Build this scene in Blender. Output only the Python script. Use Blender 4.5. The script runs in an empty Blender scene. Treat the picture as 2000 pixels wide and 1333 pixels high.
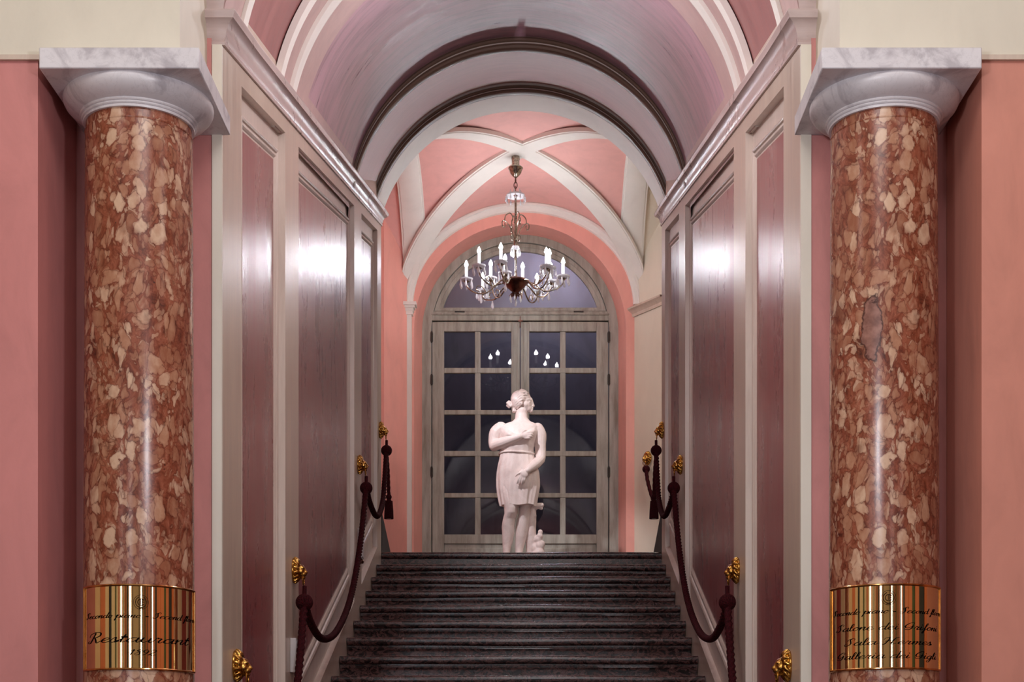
import bpy, bmesh, math, random
from mathutils import Vector, Matrix
PI = math.pi
random.seed(7)
sc = bpy.context.scene
COL = sc.collection

# ------------------------------------------------------------------ camera, world, large lights, exposure
CZ = 0.78                                    # camera height; axis of the stair is X = 0
cam_d = bpy.data.cameras.new('camera')
cam = bpy.data.objects.new('camera', cam_d); COL.objects.link(cam)
cam.location = (0.069, 0, CZ); cam.rotation_euler = (PI/2, 0, 0)
cam_d.sensor_width = 36; cam_d.lens = 54
cam_d.shift_x = -0.0185; cam_d.shift_y = 0.43175
cam_d.clip_start = 0.02
sc.camera = cam
sc.view_settings.view_transform = 'Standard'; sc.view_settings.look = 'None'
sc.view_settings.gamma = 1; sc.view_settings.use_curve_mapping = False
sc.view_settings.exposure = 0.12
sc.cycles.use_denoising = True
sc.cycles.max_bounces = 8
sc.cycles.sample_clamp_indirect = 6
w = bpy.data.worlds.new('world'); sc.world = w; w.use_nodes = True
w.node_tree.nodes['Background'].inputs[0].default_value = (0.75, 0.8, 1, 1)
w.node_tree.nodes['Background'].inputs[1].default_value = 0.02

def light(name, kind, loc, power, color=(1, 1, 1), size=0.1, rot=(0, 0, 0), size_y=None):
    d = bpy.data.lights.new(name, kind); d.energy = power; d.color = color
    if kind == 'AREA':
        d.size = size
        if size_y: d.shape = 'RECTANGLE'; d.size_y = size_y
    else: d.shadow_soft_size = size
    o = bpy.data.objects.new(name, d); o.location = loc; o.rotation_euler = rot
    COL.objects.link(o); return o
# ceiling lamp of the foyer, two added side fills, and daylight of the entrance behind the camera
light('foyer_ceiling_lamp', 'AREA', (0.1, 2.2, 4.5), 45, (1, 0.96, 0.94), 1.4, (0.25, 0, 0))
for sx_ in (-2.0, 2.0):
    light('foyer_wall_fill', 'POINT', (sx_, 3.5, 3.95), 12, (1, 0.96, 0.94), 0.25)  # added fill, brightens the upper part of the outer walls
light('foyer_pendant_light', 'POINT', (0.15, 2.7, CZ+1.62), 56, (0.93, 0.94, 1), 0.10)
light('entrance_daylight', 'AREA', (-1.85, -4.1, 2.0), 30, (0.86, 0.92, 1), 0.5, (PI/2, 0, 0), 3.2)
light('entrance_daylight', 'AREA', (1.80, -4.1, 2.0), 24, (0.86, 0.92, 1), 0.3, (PI/2, 0, 0), 3.2)
light('stair_vault_fill', 'POINT', (0.0, 6.0, CZ+3.22), 24, (0.96, 0.95, 1), 0.10)  # added fill above the view, brightens the near stair and vault
light('stair_vault_fill', 'POINT', (0.0, 7.25, CZ+3.74), 17, (0.96, 0.95, 1), 0.10)  # second added fill, further up the vault
light('landing_passage_lamp', 'AREA', (1.3, 12.0, 4.6), 8, (1, 0.97, 0.92), 0.3, (0, 0.5, 0))
light('terrace_fill', 'POINT', (0.3, 16.35, 6.5), 62, (0.88, 0.87, 1), 0.2)  # added fill outside, gives the upper panes their bluish haze

# ------------------------------------------------------------------ materials
def hexc(r, g, b):
    f = lambda c: (c/255/12.92) if c/255 <= 0.04045 else ((c/255+0.055)/1.055)**2.4
    return (f(r), f(g), f(b), 1)

class NT:
    def __init__(s, name):
        s.m = bpy.data.materials.new(name); s.m.use_nodes = True
        s.t = s.m.node_tree; s.b = s.t.nodes['Principled BSDF']
    def n(s, typ, **kw):
        nd = s.t.nodes.new(typ)
        for k, v in kw.items():
            if k in nd.inputs: nd.inputs[k].default_value = v
            else: setattr(nd, k, v)
        return nd
    def l(s, a, b): s.t.links.new(a, b)
    def coord(s, scale=(1, 1, 1)):
        c = s.n('ShaderNodeTexCoord'); mp = s.n('ShaderNodeMapping'); mp.inputs['Scale'].default_value = scale
        s.l(c.outputs['Object'], mp.inputs[0]); return mp.outputs[0]
    def noise(s, co, scale, detail=4, rough=0.55, dist=0):
        nd = s.n('ShaderNodeTexNoise'); nd.inputs['Scale'].default_value = scale; nd.inputs['Detail'].default_value = detail
        nd.inputs['Roughness'].default_value = rough; nd.inputs['Distortion'].default_value = dist
        s.l(co, nd.inputs['Vector']); return nd.outputs['Fac']
    def ramp(s, fac, stops):
        r = s.n('ShaderNodeValToRGB'); e = r.color_ramp.elements
        while len(e) < len(stops): e.new(0.5)
        for i, (p, c) in enumerate(stops): e[i].position = p; e[i].color = c
        s.l(fac, r.inputs[0]); return r.outputs[0]
    def mix(s, fac, a, b, typ='MIX'):
        m = s.n('ShaderNodeMix', data_type='RGBA', blend_type=typ)
        for k, v in ((0, fac), (6, a), (7, b)):
            if hasattr(v, 'is_output'): s.l(v, m.inputs[k])
            else: m.inputs[k].default_value = v
        return m.outputs[2]
    def bump(s, h, strength=0.2, dist=0.01):
        b = s.n('ShaderNodeBump'); b.inputs['Strength'].default_value = strength; b.inputs['Distance'].default_value = dist
        s.l(h, b.inputs['Height']); s.l(b.outputs[0], s.b.inputs['Normal']); s.l(b.outputs[0], s.b.inputs['Coat Normal'])
    def set(s, **kw):
        for k, v in kw.items():
            if hasattr(v, 'is_output'): s.l(v, s.b.inputs[k.replace('_', ' ')])
            else: s.b.inputs[k.replace('_', ' ')].default_value = v
        return s.m

def mul(c, f): return (c[0]*f, c[1]*f, c[2]*f, 1)

def plaster(name, c, var=0.18, rough=0.55, scale=(3, 3, 1.2), bump=0.15, streak=None):
    t = NT(name)
    co = t.coord(scale)
    n1 = t.noise(co, 2.2, 6, 0.62, 0.6)
    col = t.ramp(n1, [(0.25, mul(c, 1-var)), (0.5, c), (0.75, mul(c, 1+var*0.7))])
    t.bump(t.noise(t.coord((30, 30, 30)), 1, 5), bump, 0.004)
    return t.set(Base_Color=col, Roughness=rough)

def brushed(name, c, c2, rough=(0.22, 0.42), scale=(6, 6, 0.7), bump=0.35, coat=0.0, fine=0.3):
    """glossy paint dragged on with a wide brush: long streaks in tone and sheen"""
    t = NT(name)
    co = t.coord(scale)
    n1 = t.noise(co, 3.0, 8, 0.68, 0.5)
    n2 = t.noise(t.coord((scale[0]*7, scale[1]*7, scale[2]*3.2)), 2.0, 6, 0.65)
    big = t.noise(t.coord((1, 1, 0.6)), 1.3, 4)
    col = t.ramp(n1, [(0.3, c2), (0.55, c), (0.78, mul(c, 1.18))])
    col = t.mix(0.35, col, t.ramp(big, [(0.3, c2), (0.7, mul(c, 1.1))]))
    rr = t.n('ShaderNodeMapRange'); rr.inputs[3].default_value = rough[0]; rr.inputs[4].default_value = rough[1]
    rr.inputs[1].default_value = 0.3; rr.inputs[2].default_value = 0.7
    t.l(n1, rr.inputs[0])
    ad = t.n('ShaderNodeMath', operation='MULTIPLY_ADD'); t.l(n2, ad.inputs[0]); ad.inputs[1].default_value = fine; t.l(n1, ad.inputs[2])
    t.bump(ad.outputs[0], bump, 0.006)
    return t.set(Base_Color=col, Roughness=rr.outputs[0], Coat_Weight=coat, Coat_Roughness=0.3, Specular_IOR_Level=0.5)

def simple(name, c, rough=0.5, metal=0.0, **kw):
    t = NT(name); return t.set(Base_Color=c, Roughness=rough, Metallic=metal, **kw)

def verona(name, wound=None):
    """red-brown nodular limestone with tan nodules and dark seams"""
    t = NT(name)
    co = t.coord((1, 1, 0.62))
    def warp(src, scale, amt, detail):
        nz = t.n('ShaderNodeTexNoise'); nz.inputs['Scale'].default_value = scale; nz.inputs['Detail'].default_value = detail
        t.l(src, nz.inputs['Vector'])
        sb = t.n('ShaderNodeVectorMath', operation='SUBTRACT'); t.l(nz.outputs['Color'], sb.inputs[0]); sb.inputs[1].default_value = (0.5, 0.5, 0.5)
        va = t.n('ShaderNodeVectorMath', operation='MULTIPLY_ADD')
        t.l(sb.outputs[0], va.inputs[0]); va.inputs[1].default_value = (amt,)*3; t.l(src, va.inputs[2]); return va.outputs[0]
    wv = warp(warp(co, 9, 0.09, 2), 42, 0.030, 3)
    def vor(scale, feat, **kw):
        v = t.n('ShaderNodeTexVoronoi', feature=feat); v.inputs['Scale'].default_value = scale
        t.l(wv, v.inputs['Vector'])
        return v
    def mth(op, a, b_):
        m = t.n('ShaderNodeMath', operation=op)
        for k_, v_ in ((0, a), (1, b_)):
            if hasattr(v_, 'is_output'): t.l(v_, m.inputs[k_])
            else: m.inputs[k_].default_value = v_
        return m.outputs[0]
    big = t.noise(co, 5.0, 4, 0.6, 0.8)
    def layer(scale, thr, rad):
        v1 = vor(scale, 'SMOOTH_F1'); v1.inputs['Smoothness'].default_value = 0.12
        vc = vor(scale, 'F1'); e1 = vor(scale, 'DISTANCE_TO_EDGE')
        sep = t.n('ShaderNodeSeparateColor'); t.l(vc.outputs['Color'], sep.inputs[0])
        pk = mth('MULTIPLY', mth('ADD', sep.outputs[0], mth('MULTIPLY', big, 1.6)), 0.4)
        pick = t.ramp(pk, [(thr, (0, 0, 0, 1)), (thr+0.06, (1, 1, 1, 1))])
        body = t.ramp(mth('ADD', vc.outputs['Distance'], mth('MULTIPLY', sep.outputs[2], 0.16)), [(rad-0.10, (1, 1, 1, 1)), (rad, (0.55, 0.55, 0.55, 1)), (rad+0.035, (0, 0, 0, 1))])
        rim = t.ramp(mth('ADD', vc.outputs['Distance'], mth('MULTIPLY', sep.outputs[2], 0.16)), [(rad, (0, 0, 0, 1)), (rad+0.04, (1, 1, 1, 1)), (rad+0.12, (0, 0, 0, 1))])
        return t.mix(1.0, pick, body, 'MULTIPLY'), e1, sep, t.mix(1.0, pick, rim, 'MULTIPLY')
    m1, e1, sp1, r1 = layer(24, 0.33, 0.52); m2, e2, sp2, r2 = layer(50, 0.30, 0.54)
    matrix = t.ramp(t.noise(co, 20, 8, 0.72, 1.2), [(0.30, hexc(74, 32, 22)), (0.45, hexc(130, 66, 46)), (0.56, hexc(154, 88, 66)), (0.70, hexc(186, 130, 106))])
    nodule = t.ramp(mth('ADD', mth('MULTIPLY', sp1.outputs[1], 0.5), mth('MULTIPLY', t.noise(co, 45, 5), 0.5)), [(0.25, hexc(150, 92, 68)), (0.5, hexc(182, 132, 104)), (0.74, hexc(214, 178, 150))])
    col = t.mix(mth('MULTIPLY', r2, 0.45), matrix, hexc(84, 36, 26))
    col = t.mix(mth('MULTIPLY', m2, 0.66), col, nodule)
    col = t.mix(mth('MULTIPLY', r1, 0.5), col, hexc(76, 32, 24))
    col = t.mix(mth('MULTIPLY', m1, 0.94), col, nodule)
    s1 = t.ramp(e1.outputs['Distance'], [(0.0, (1, 1, 1, 1)), (0.035, (0, 0, 0, 1))])
    s2 = t.ramp(e2.outputs['Distance'], [(0.0, (1, 1, 1, 1)), (0.05, (0, 0, 0, 1))])
    gate = t.ramp(t.noise(co, 13, 3), [(0.42, (0, 0, 0, 1)), (0.6, (1, 1, 1, 1))])
    col = t.mix(mth('MULTIPLY', mth('MULTIPLY', s1, gate), 0.5), col, hexc(62, 24, 18))
    dk = t.ramp(t.noise(co, 8, 4, 0.6, 0.5), [(0.62, (0, 0, 0, 1)), (0.72, (1, 1, 1, 1))])
    col = t.mix(mth('MULTIPLY', dk, 0.5), col, hexc(92, 42, 30))
    pits = t.ramp(t.noise(co, 55, 2), [(0.76, (0, 0, 0, 1)), (0.80, (1, 1, 1, 1))])
    col = t.mix(mth('MULTIPLY', pits, 0.8), col, hexc(40, 22, 24))
    if wound:                                              # a chipped, filled patch in the stone
        c = t.n('ShaderNodeTexCoord')
        d = t.n('ShaderNodeVectorMath', operation='SUBTRACT'); t.l(c.outputs['Object'], d.inputs[0]); d.inputs[1].default_value = wound
        s2 = t.n('ShaderNodeVectorMath', operation='MULTIPLY'); t.l(d.outputs[0], s2.inputs[0]); s2.inputs[1].default_value = (30, 8, 8.6)
        ln = t.n('ShaderNodeVectorMath', operation='LENGTH'); t.l(s2.outputs[0], ln.inputs[0])
        a2 = t.n('ShaderNodeMath', operation='MULTIPLY_ADD'); t.l(t.noise(c.outputs['Object'], 22, 4), a2.inputs[0]); a2.inputs[1].default_value = 1.5; t.l(ln.outputs['Value'], a2.inputs[2])
        rim = t.ramp(a2.outputs[0], [(0.0, (1, 1, 1, 1)), (0.999, (1, 1, 1, 1))])
        mm = t.n('ShaderNodeMapRange'); mm.inputs[1].default_value = 1.72; mm.inputs[2].default_value = 1.62; t.l(a2.outputs[0], mm.inputs[0])
        mi = t.n('ShaderNodeMapRange'); mi.inputs[1].default_value = 1.60; mi.inputs[2].default_value = 1.50; t.l(a2.outputs[0], mi.inputs[0])
        col = t.mix(mm.outputs[0], col, hexc(70, 34, 28))
        fill = t.ramp(t.noise(c.outputs['Object'], 30, 5), [(0.35, hexc(120, 78, 68)), (0.7, hexc(165, 118, 104))])
        col = t.mix(mi.outputs[0], col, fill)
    t.bump(t.noise(co, 60, 3), 0.05, 0.003)
    return t.set(Base_Color=col, Roughness=0.25)

def white_marble(name, c, vein, scale=5, rough=0.35):
    t = NT(name); co = t.coord()
    n = t.noise(co, scale, 8, 0.6, 1.6)
    col = t.ramp(n, [(0.38, vein), (0.5, c), (0.75, mul(c, 1.05))])
    v = t.ramp(t.noise(co, scale*1.7, 6, 0.6, 2.5), [(0.478, (0, 0, 0, 1)), (0.5, (1, 1, 1, 1)), (0.522, (0, 0, 0, 1))])
    f = t.n('ShaderNodeMath', operation='MULTIPLY'); t.l(v, f.inputs[0]); f.inputs[1].default_value = 0.16
    col = t.mix(f.outputs[0], col, mul(vein, 0.6))
    t.bump(t.noise(co, 40, 4), 0.06, 0.004)
    return t.set(Base_Color=col, Roughness=rough)

def dark_marble(name):
    t = NT(name); co = t.coord((1, 2.0, 1.6))
    n = t.noise(co, 17, 8, 0.72, 1.8)
    col = t.ramp(n, [(0.36, hexc(10, 5, 6)), (0.48, hexc(40, 22, 22)), (0.56, hexc(104, 70, 66)), (0.60, hexc(50, 28, 28)), (0.72, hexc(156, 120, 114))])
    t.bump(n, 0.06, 0.004)
    return t.set(Base_Color=col, Roughness=0.22)

def bronze(name, c1, c2, rough=0.22, scale=25):
    t = NT(name); n = t.noise(t.coord(), scale, 4)
    return t.set(Base_Color=t.ramp(n, [(0.35, c1), (0.65, c2)]), Metallic=1.0, Roughness=rough)

M = {}
M['cream'] = plaster('cream_plaster', hexc(226, 219, 202), 0.06, 0.6)
M['cream_trim'] = plaster('cream_trim_paint', hexc(232, 224, 210), 0.06, 0.42)
M['white_rib'] = plaster('white_rib_plaster', hexc(236, 230, 222), 0.06, 0.5, (2, 2, 2))
M['pink_wall'] = plaster('pink_plaster', hexc(210, 136, 132), 0.14, 0.5)
M['pink_recess'] = plaster('rose_plaster', hexc(208, 140, 136), 0.2, 0.5)  # rose plaster of the column recesses
M['salmon_wall'] = plaster('salmon_plaster', hexc(212, 142, 124), 0.14, 0.5)
M['coral'] = plaster('coral_plaster', hexc(240, 168, 154), 0.10, 0.5)
M['web_pink'] = plaster('vault_web_plaster', hexc(234, 176, 168), 0.08, 0.5, (4, 4, 4))
M['landing_cream'] = plaster('landing_cream_plaster', hexc(228, 216, 196), 0.05, 0.5)
M['stile'] = brushed('beige_glaze_paint', hexc(208, 188, 170), hexc(186, 162, 146), (0.28, 0.42), bump=0.14, coat=0.2)
M['moulding'] = brushed('pale_moulding_paint', hexc(214, 198, 186), hexc(192, 172, 160), (0.28, 0.42), bump=0.1)
M['panel'] = brushed('rose_glaze_panel', hexc(146, 68, 68), hexc(116, 48, 52), (0.22, 0.38), (1.6, 1.6, 0.45), bump=0.4, fine=0.4, coat=0.3)
M['cornice'] = brushed('cornice_glaze_paint', hexc(206, 186, 182), hexc(184, 162, 158), (0.24, 0.36), (0.8, 0.8, 6), 0.12)
M['vault'] = brushed('lilac_vault_glaze', hexc(204, 162, 174), hexc(120, 82, 100), (0.26, 0.46), (0.9, 5, 0.9), 0.3, fine=0.5)
M['vault_soft'] = brushed('rose_soffit_glaze', hexc(220, 178, 182), hexc(196, 146, 156), (0.36, 0.5), (1.3, 9, 1.3), 0.12)
M['vault_beige'] = brushed('beige_vault_glaze', hexc(206, 176, 170), hexc(184, 150, 148), (0.34, 0.5), (2, 3, 3), 0.12)
M['vault_red'] = brushed('red_vault_glaze', hexc(170, 116, 112), hexc(142, 88, 88), (0.34, 0.5), (1, 4, 1), 0.15)
M['brown'] = simple('brown_arch_paint', hexc(112, 88, 74), 0.4)
M['arch_cream'] = simple('arch_cream_paint', hexc(200, 182, 172), 0.4)  # cream line between the brown bands
M['stone'] = verona('red_verona_marble')
M['stone_chipped'] = verona('red_verona_marble_with_filled_patch', (-0.075, -0.165, 2.26))
M['capital'] = white_marble('white_capital_marble', hexc(222, 218, 222), hexc(186, 180, 186))
M['statue'] = white_marble('statue_marble', hexc(232, 214, 208), hexc(220, 200, 194), 4, 0.5)
M['stair'] = dark_marble('dark_stair_marble')
M['floor'] = dark_marble('dark_floor_marble')
def doorpaint():
    t = NT('worn_grey_door_paint'); co = t.coord((6, 6, 0.8))
    n = t.noise(co, 3, 7, 0.65)
    col = t.ramp(n, [(0.3, hexc(132, 126, 112)), (0.55, hexc(168, 164, 152)), (0.8, hexc(188, 184, 174))])
    t.bump(n, 0.1, 0.003); return t.set(Base_Color=col, Roughness=0.4)
M['door'] = doorpaint()
M['dark_base'] = simple('dark_skirting_marble', hexc(30, 20, 20), 0.6)
M['dark_line'] = simple('dark_joint', hexc(52, 46, 40), 0.7)
M['brass'] = bronze('polished_brass', hexc(232, 206, 160), hexc(238, 212, 168), 0.05)
M['brass_rim'] = bronze('brass_rim', hexc(196, 140, 86), hexc(222, 170, 110), 0.16)
M['lion'] = bronze('gilt_brass', hexc(160, 112, 52), hexc(214, 168, 88), 0.2, 40)
M['antique'] = bronze('antique_brass', hexc(120, 108, 98), hexc(190, 178, 160), 0.22, 60)
M['copper'] = bronze('dark_copper', hexc(86, 54, 48), hexc(122, 84, 72), 0.3)
M['ink'] = simple('black_enamel', hexc(12, 9, 8), 0.9, 0, Specular_IOR_Level=0.0)
M['emblem'] = simple('etched_line', hexc(56, 38, 24), 0.9, 0, Specular_IOR_Level=0.0)
def rope_mat():
    t = NT('burgundy_velvet_rope')
    n = t.noise(t.coord(), 180, 2)
    return t.set(Base_Color=t.ramp(n, [(0.3, hexc(30, 4, 8)), (0.7, hexc(70, 12, 20))]), Roughness=0.85, Specular_IOR_Level=0.15)
M['rope'] = rope_mat()
def glass(name, tint=(1, 1, 1, 1), gl=0.14, rough=0.0):
    t = NT(name); out = t.t.nodes['Material Output']
    tr = t.n('ShaderNodeBsdfTransparent'); tr.inputs[0].default_value = tint
    g = t.n('ShaderNodeBsdfGlossy'); g.inputs['Roughness'].default_value = rough
    lw = t.n('ShaderNodeFresnel'); lw.inputs[0].default_value = 1.45
    ad = t.n('ShaderNodeMath', operation='ADD'); t.l(lw.outputs[0], ad.inputs[0]); ad.inputs[1].default_value = gl
    mx = t.n('ShaderNodeMixShader'); t.l(ad.outputs[0], mx.inputs[0]); t.l(tr.outputs[0], mx.inputs[1]); t.l(g.outputs[0], mx.inputs[2])
    t.l(mx.outputs[0], out.inputs['Surface']); return t.m
M['pane'] = glass('dark_window_glass', (0.6, 0.6, 0.68, 1), 0.0, 0.01)
M['fan_pane'] = glass('fanlight_glass', (0.85, 0.85, 0.92, 1), 0.12, 0.25)
M['crystal'] = simple('cut_crystal', (0.95, 0.95, 1, 1), 0.04, 0, Transmission_Weight=0.45, IOR=1.55)
M['candle'] = simple('candle_sleeve', hexc(240, 238, 236), 0.4, 0, Emission_Color=(0.9, 0.93, 1, 1), Emission_Strength=0.6)
def emit(name, c, s):
    t = NT(name); return t.set(Base_Color=c, Emission_Color=c, Emission_Strength=s)
M['bulb'] = emit('lit_flame_bulb', (0.92, 0.95, 1, 1), 60)
M['night'] = plaster('night_terrace_wall', hexc(86, 83, 92), 0.3, 0.8)
M['white_plastic'] = simple('white_plastic', hexc(214, 208, 208), 0.4)
M['daylight'] = emit('daylit_entrance_glass', (0.75, 0.86, 1, 1), 5.0)
M['foyer_orange'] = plaster('foyer_orange_plaster', hexc(206, 120, 74), 0.1, 0.6)
M['foyer_cream'] = plaster('foyer_cream_plaster', hexc(226, 206, 164), 0.06, 0.6)
M['foyer_dark'] = simple('foyer_dark_strip', hexc(24, 20, 18), 0.6)
M['foyer_green'] = simple('foyer_green_strip', hexc(70, 84, 48), 0.8)

# ------------------------------------------------------------------ mesh helpers
class MB:
    def __init__(s): s.v = []; s.f = []; s.mi = []
    def add(s, vs, fs, mi=0):
        o = len(s.v); s.v += [tuple(p) for p in vs]; s.f += [tuple(i+o for i in f) for f in fs]; s.mi += [mi]*len(fs); return s
    def box(s, a, b, mi=0):
        x0, y0, z0 = a; x1, y1, z1 = b
        return s.add([(x0,y0,z0),(x1,y0,z0),(x1,y1,z0),(x0,y1,z0),(x0,y0,z1),(x1,y0,z1),(x1,y1,z1),(x0,y1,z1)],
              [(0,3,2,1),(4,5,6,7),(0,1,5,4),(1,2,6,5),(2,3,7,6),(3,0,4,7)], mi)
    def prism_x(s, poly, x0, x1, mi=0):
        """polygon in (y, z) extruded along x"""
        n = len(poly)
        vs = [(x0, y, z) for y, z in poly] + [(x1, y, z) for y, z in poly]
        fs = [tuple(range(n))[::-1], tuple(range(n, 2*n))] + [(i, (i+1) % n, n+(i+1) % n, n+i) for i in range(n)]
        return s.add(vs, fs, mi)
    def prism_y(s, poly, y0, y1, mi=0):
        n = len(poly)
        vs = [(x, y0, z) for x, z in poly] + [(x, y1, z) for x, z in poly]
        fs = [tuple(range(n)), tuple(range(n, 2*n))[::-1]] + [(i, n+i, n+(i+1) % n, (i+1) % n) for i in range(n)]
        return s.add(vs, fs, mi)
    def prism_z(s, poly, z0, z1, mi=0):
        n = len(poly)
        vs = [(x, y, z0) for x, y in poly] + [(x, y, z1) for x, y in poly]
        fs = [tuple(range(n))[::-1], tuple(range(n, 2*n))] + [(i, (i+1) % n, n+(i+1) % n, n+i) for i in range(n)]
        return s.add(vs, fs, mi)
    def grid(s, rows, mi=0, close=False):
        n = len(rows[0]); vs = [p for r in rows for p in r]; fs = []
        for i in range(len(rows)-1):
            for j in range(n if close else n-1):
                fs.append((i*n+j, i*n+(j+1) % n, (i+1)*n+(j+1) % n, (i+1)*n+j))
        return s.add(vs, fs, mi)
    def lathe(s, prof, c=(0, 0, 0), seg=48, mi=0):
        rows = [[(c[0]+r*math.cos(2*PI*k/seg), c[1]+r*math.sin(2*PI*k/seg), c[2]+z) for k in range(seg)] for r, z in prof]
        return s.grid(rows, mi, True)
    def tube(s, pts, r, seg=8, mi=0, cap=True, ridge=0, twist=0, strands=3):
        pts = [Vector(p) for p in pts]; n = len(pts); rows = []
        rr = r if isinstance(r, (list, tuple)) else [r]*n
        t0 = (pts[1]-pts[0]).normalized()
        u = t0.orthogonal().normalized(); d = 0
        for i, p in enumerate(pts):
            t = (pts[min(i+1, n-1)]-pts[max(i-1, 0)]).normalized()
            u = (u - t*u.dot(t)).normalized(); v = t.cross(u)
            if i: d += (p-pts[i-1]).length
            row = []
            for k in range(seg):
                a = 2*PI*k/seg
                q = rr[i]*(1+ridge*math.cos(strands*(a-twist*d))) if ridge else rr[i]
                row.append(p+u*math.cos(a)*q+v*math.sin(a)*q)
            rows.append(row)
        base = len(s.v); s.grid(rows, mi, True)
        if cap:
            s.f += [tuple(base+k for k in range(seg))[::-1], tuple(base+(n-1)*seg+k for k in range(seg))]; s.mi += [mi, mi]
        return s
    def ball(s, c, r, seg=16, rings=10, mi=0, rot=None):
        rx, ry, rz = r if isinstance(r, (list, tuple)) else (r, r, r)
        vs = []; c = Vector(c)
        for i in range(rings+1):
            th = PI*i/rings
            for k in range(seg):
                a = 2*PI*k/seg
                p = Vector((rx*math.sin(th)*math.cos(a), ry*math.sin(th)*math.sin(a), rz*math.cos(th)))
                if rot: p = rot @ p
                vs.append(c+p)
        fs = [(i*seg+k, (i+1)*seg+k, (i+1)*seg+(k+1) % seg, i*seg+(k+1) % seg) for i in range(rings) for k in range(seg)]
        return s.add(vs, fs, mi)
    def cap(s, pts, rs, seg=14, mi=0):
        """a limb: tapered tube with round ends through the points"""
        P, R = smooth_path(pts, rs, 5)
        s.tube(P, R, seg, mi); s.ball(P[0], R[0]*0.99, seg, 8, mi); s.ball(P[-1], R[-1]*0.99, seg, 8, mi); return s
    def build(s, name, mat, parent=None, smooth=True, bevel=0, angle=35, weld=True):
        me = bpy.data.meshes.new(name); me.from_pydata(s.v, [], s.f)
        mats = mat if isinstance(mat, (list, tuple)) else [mat]
        for m in mats: me.materials.append(m)
        for p, i in zip(me.polygons, s.mi): p.material_index = i
        bm = bmesh.new(); bm.from_mesh(me)
        if weld: bmesh.ops.remove_doubles(bm, verts=bm.verts, dist=1e-5)
        bmesh.ops.recalc_face_normals(bm, faces=bm.faces)
        bm.to_mesh(me); bm.free()
        o = bpy.data.objects.new(name, me); COL.objects.link(o)
        if parent: o.parent = parent
        if smooth:
            me.polygons.foreach_set('use_smooth', [True]*len(me.polygons))
            me.set_sharp_from_angle(angle=math.radians(angle))
        if bevel:
            b = o.modifiers.new('bevel', 'BEVEL'); b.width = bevel; b.segments = 2; b.limit_method = 'ANGLE'; b.angle_limit = 0.7
        return o

def smooth_path(pts, rs=None, k=6):
    pts = [Vector(p) for p in pts]; n = len(pts); P = []; R = []
    for i in range(n-1):
        p0 = pts[max(i-1, 0)]; p1 = pts[i]; p2 = pts[i+1]; p3 = pts[min(i+2, n-1)]
        for j in range(k):
            t = j/k
            P.append(0.5*((2*p1)+(p2-p0)*t+(2*p0-5*p1+4*p2-p3)*t*t+(3*p1-p0-3*p2+p3)*t**3))
            if rs: R.append(rs[i]*(1-t)+rs[i+1]*t)
    P.append(pts[-1]); R += [rs[-1]] if rs else []
    return (P, R) if rs else P

def empty(name, loc, label=None, cat=None, group=None, rz=0):
    o = bpy.data.objects.new(name, None); COL.objects.link(o); o.location = loc; o.rotation_euler = (0, 0, rz)
    o.empty_display_size = 0.1
    return tag(o, label, cat, group)
def tag(o, label=None, cat=None, group=None, kind=None):
    for k, v in (('label', label), ('category', cat), ('group', group), ('kind', kind)):
        if v: o[k] = v
    return o
def struct(o, label=None, cat=None): return tag(o, label, cat, None, 'structure')
def remeshed(mb, name, mat, parent, voxel, iters=3, factor=0.5):
    """weld overlapping volumes into one continuous skin"""
    o = mb.build(name, mat, parent, weld=False)
    r = o.modifiers.new('remesh', 'REMESH'); r.mode = 'VOXEL'; r.voxel_size = voxel; r.use_smooth_shade = True
    s = o.modifiers.new('smooth', 'SMOOTH'); s.iterations = iters; s.factor = factor
    dg = bpy.context.evaluated_depsgraph_get(); dg.update()
    me = bpy.data.meshes.new_from_object(o.evaluated_get(dg))
    o.modifiers.clear(); old = o.data; o.data = me; bpy.data.meshes.remove(old); me.name = name
    me.polygons.foreach_set('use_smooth', [True]*len(me.polygons))
    if not me.materials: me.materials.append(mat)
    return o
def copy_tree(o, parent=None):
    c = o.copy(); COL.objects.link(c); c.parent = parent
    for ch in list(o.children): copy_tree(ch, c)
    return c

def at(px, py, D):
    """a point of the place at distance D that stands where the photograph shows it"""
    return Vector(((px-1037)*D/3000+0.069, D, (1530-py)*D/3000+CZ))

# ------------------------------------------------------------------ key dimensions
HW = 1.02                                    # half width of the stair corridor
Y0, Y1 = 5.43, 11.17                         # its near and far end
LZ = CZ+1.678                                # landing level
RISE, GO = 0.1366, 0.35
def znose(y): return CZ+1.678+0.3903*(y-11.16)
def zcor(y): return CZ+2.606+0.252*(y-Y0)     # underside of the cornice
def zpt(y): return CZ+2.624+0.254*(y-5.782)   # top edge of the sunk panels
def zpb(y): return znose(y)+0.10              # their bottom edge
def zax(y): return CZ+3.487+0.245*(y-9.3)     # vault axis

# ------------------------------------------------------------------ floors
f = MB().box((-3.6, -4.2, -0.1), (3.6, 5.0, 0)); f.box((-HW, 5.0, -0.1), (HW, 6, 0)); f.box((-1.536, 5.0, -0.1), (1.536, 5.43, 0))
struct(f.build('floor', M['floor'], smooth=False))
f = MB().box((-1.6, 11.18, LZ-0.14), (1.6, 14.3, LZ))
struct(f.build('floor_landing', M['floor'], smooth=False))

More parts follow.
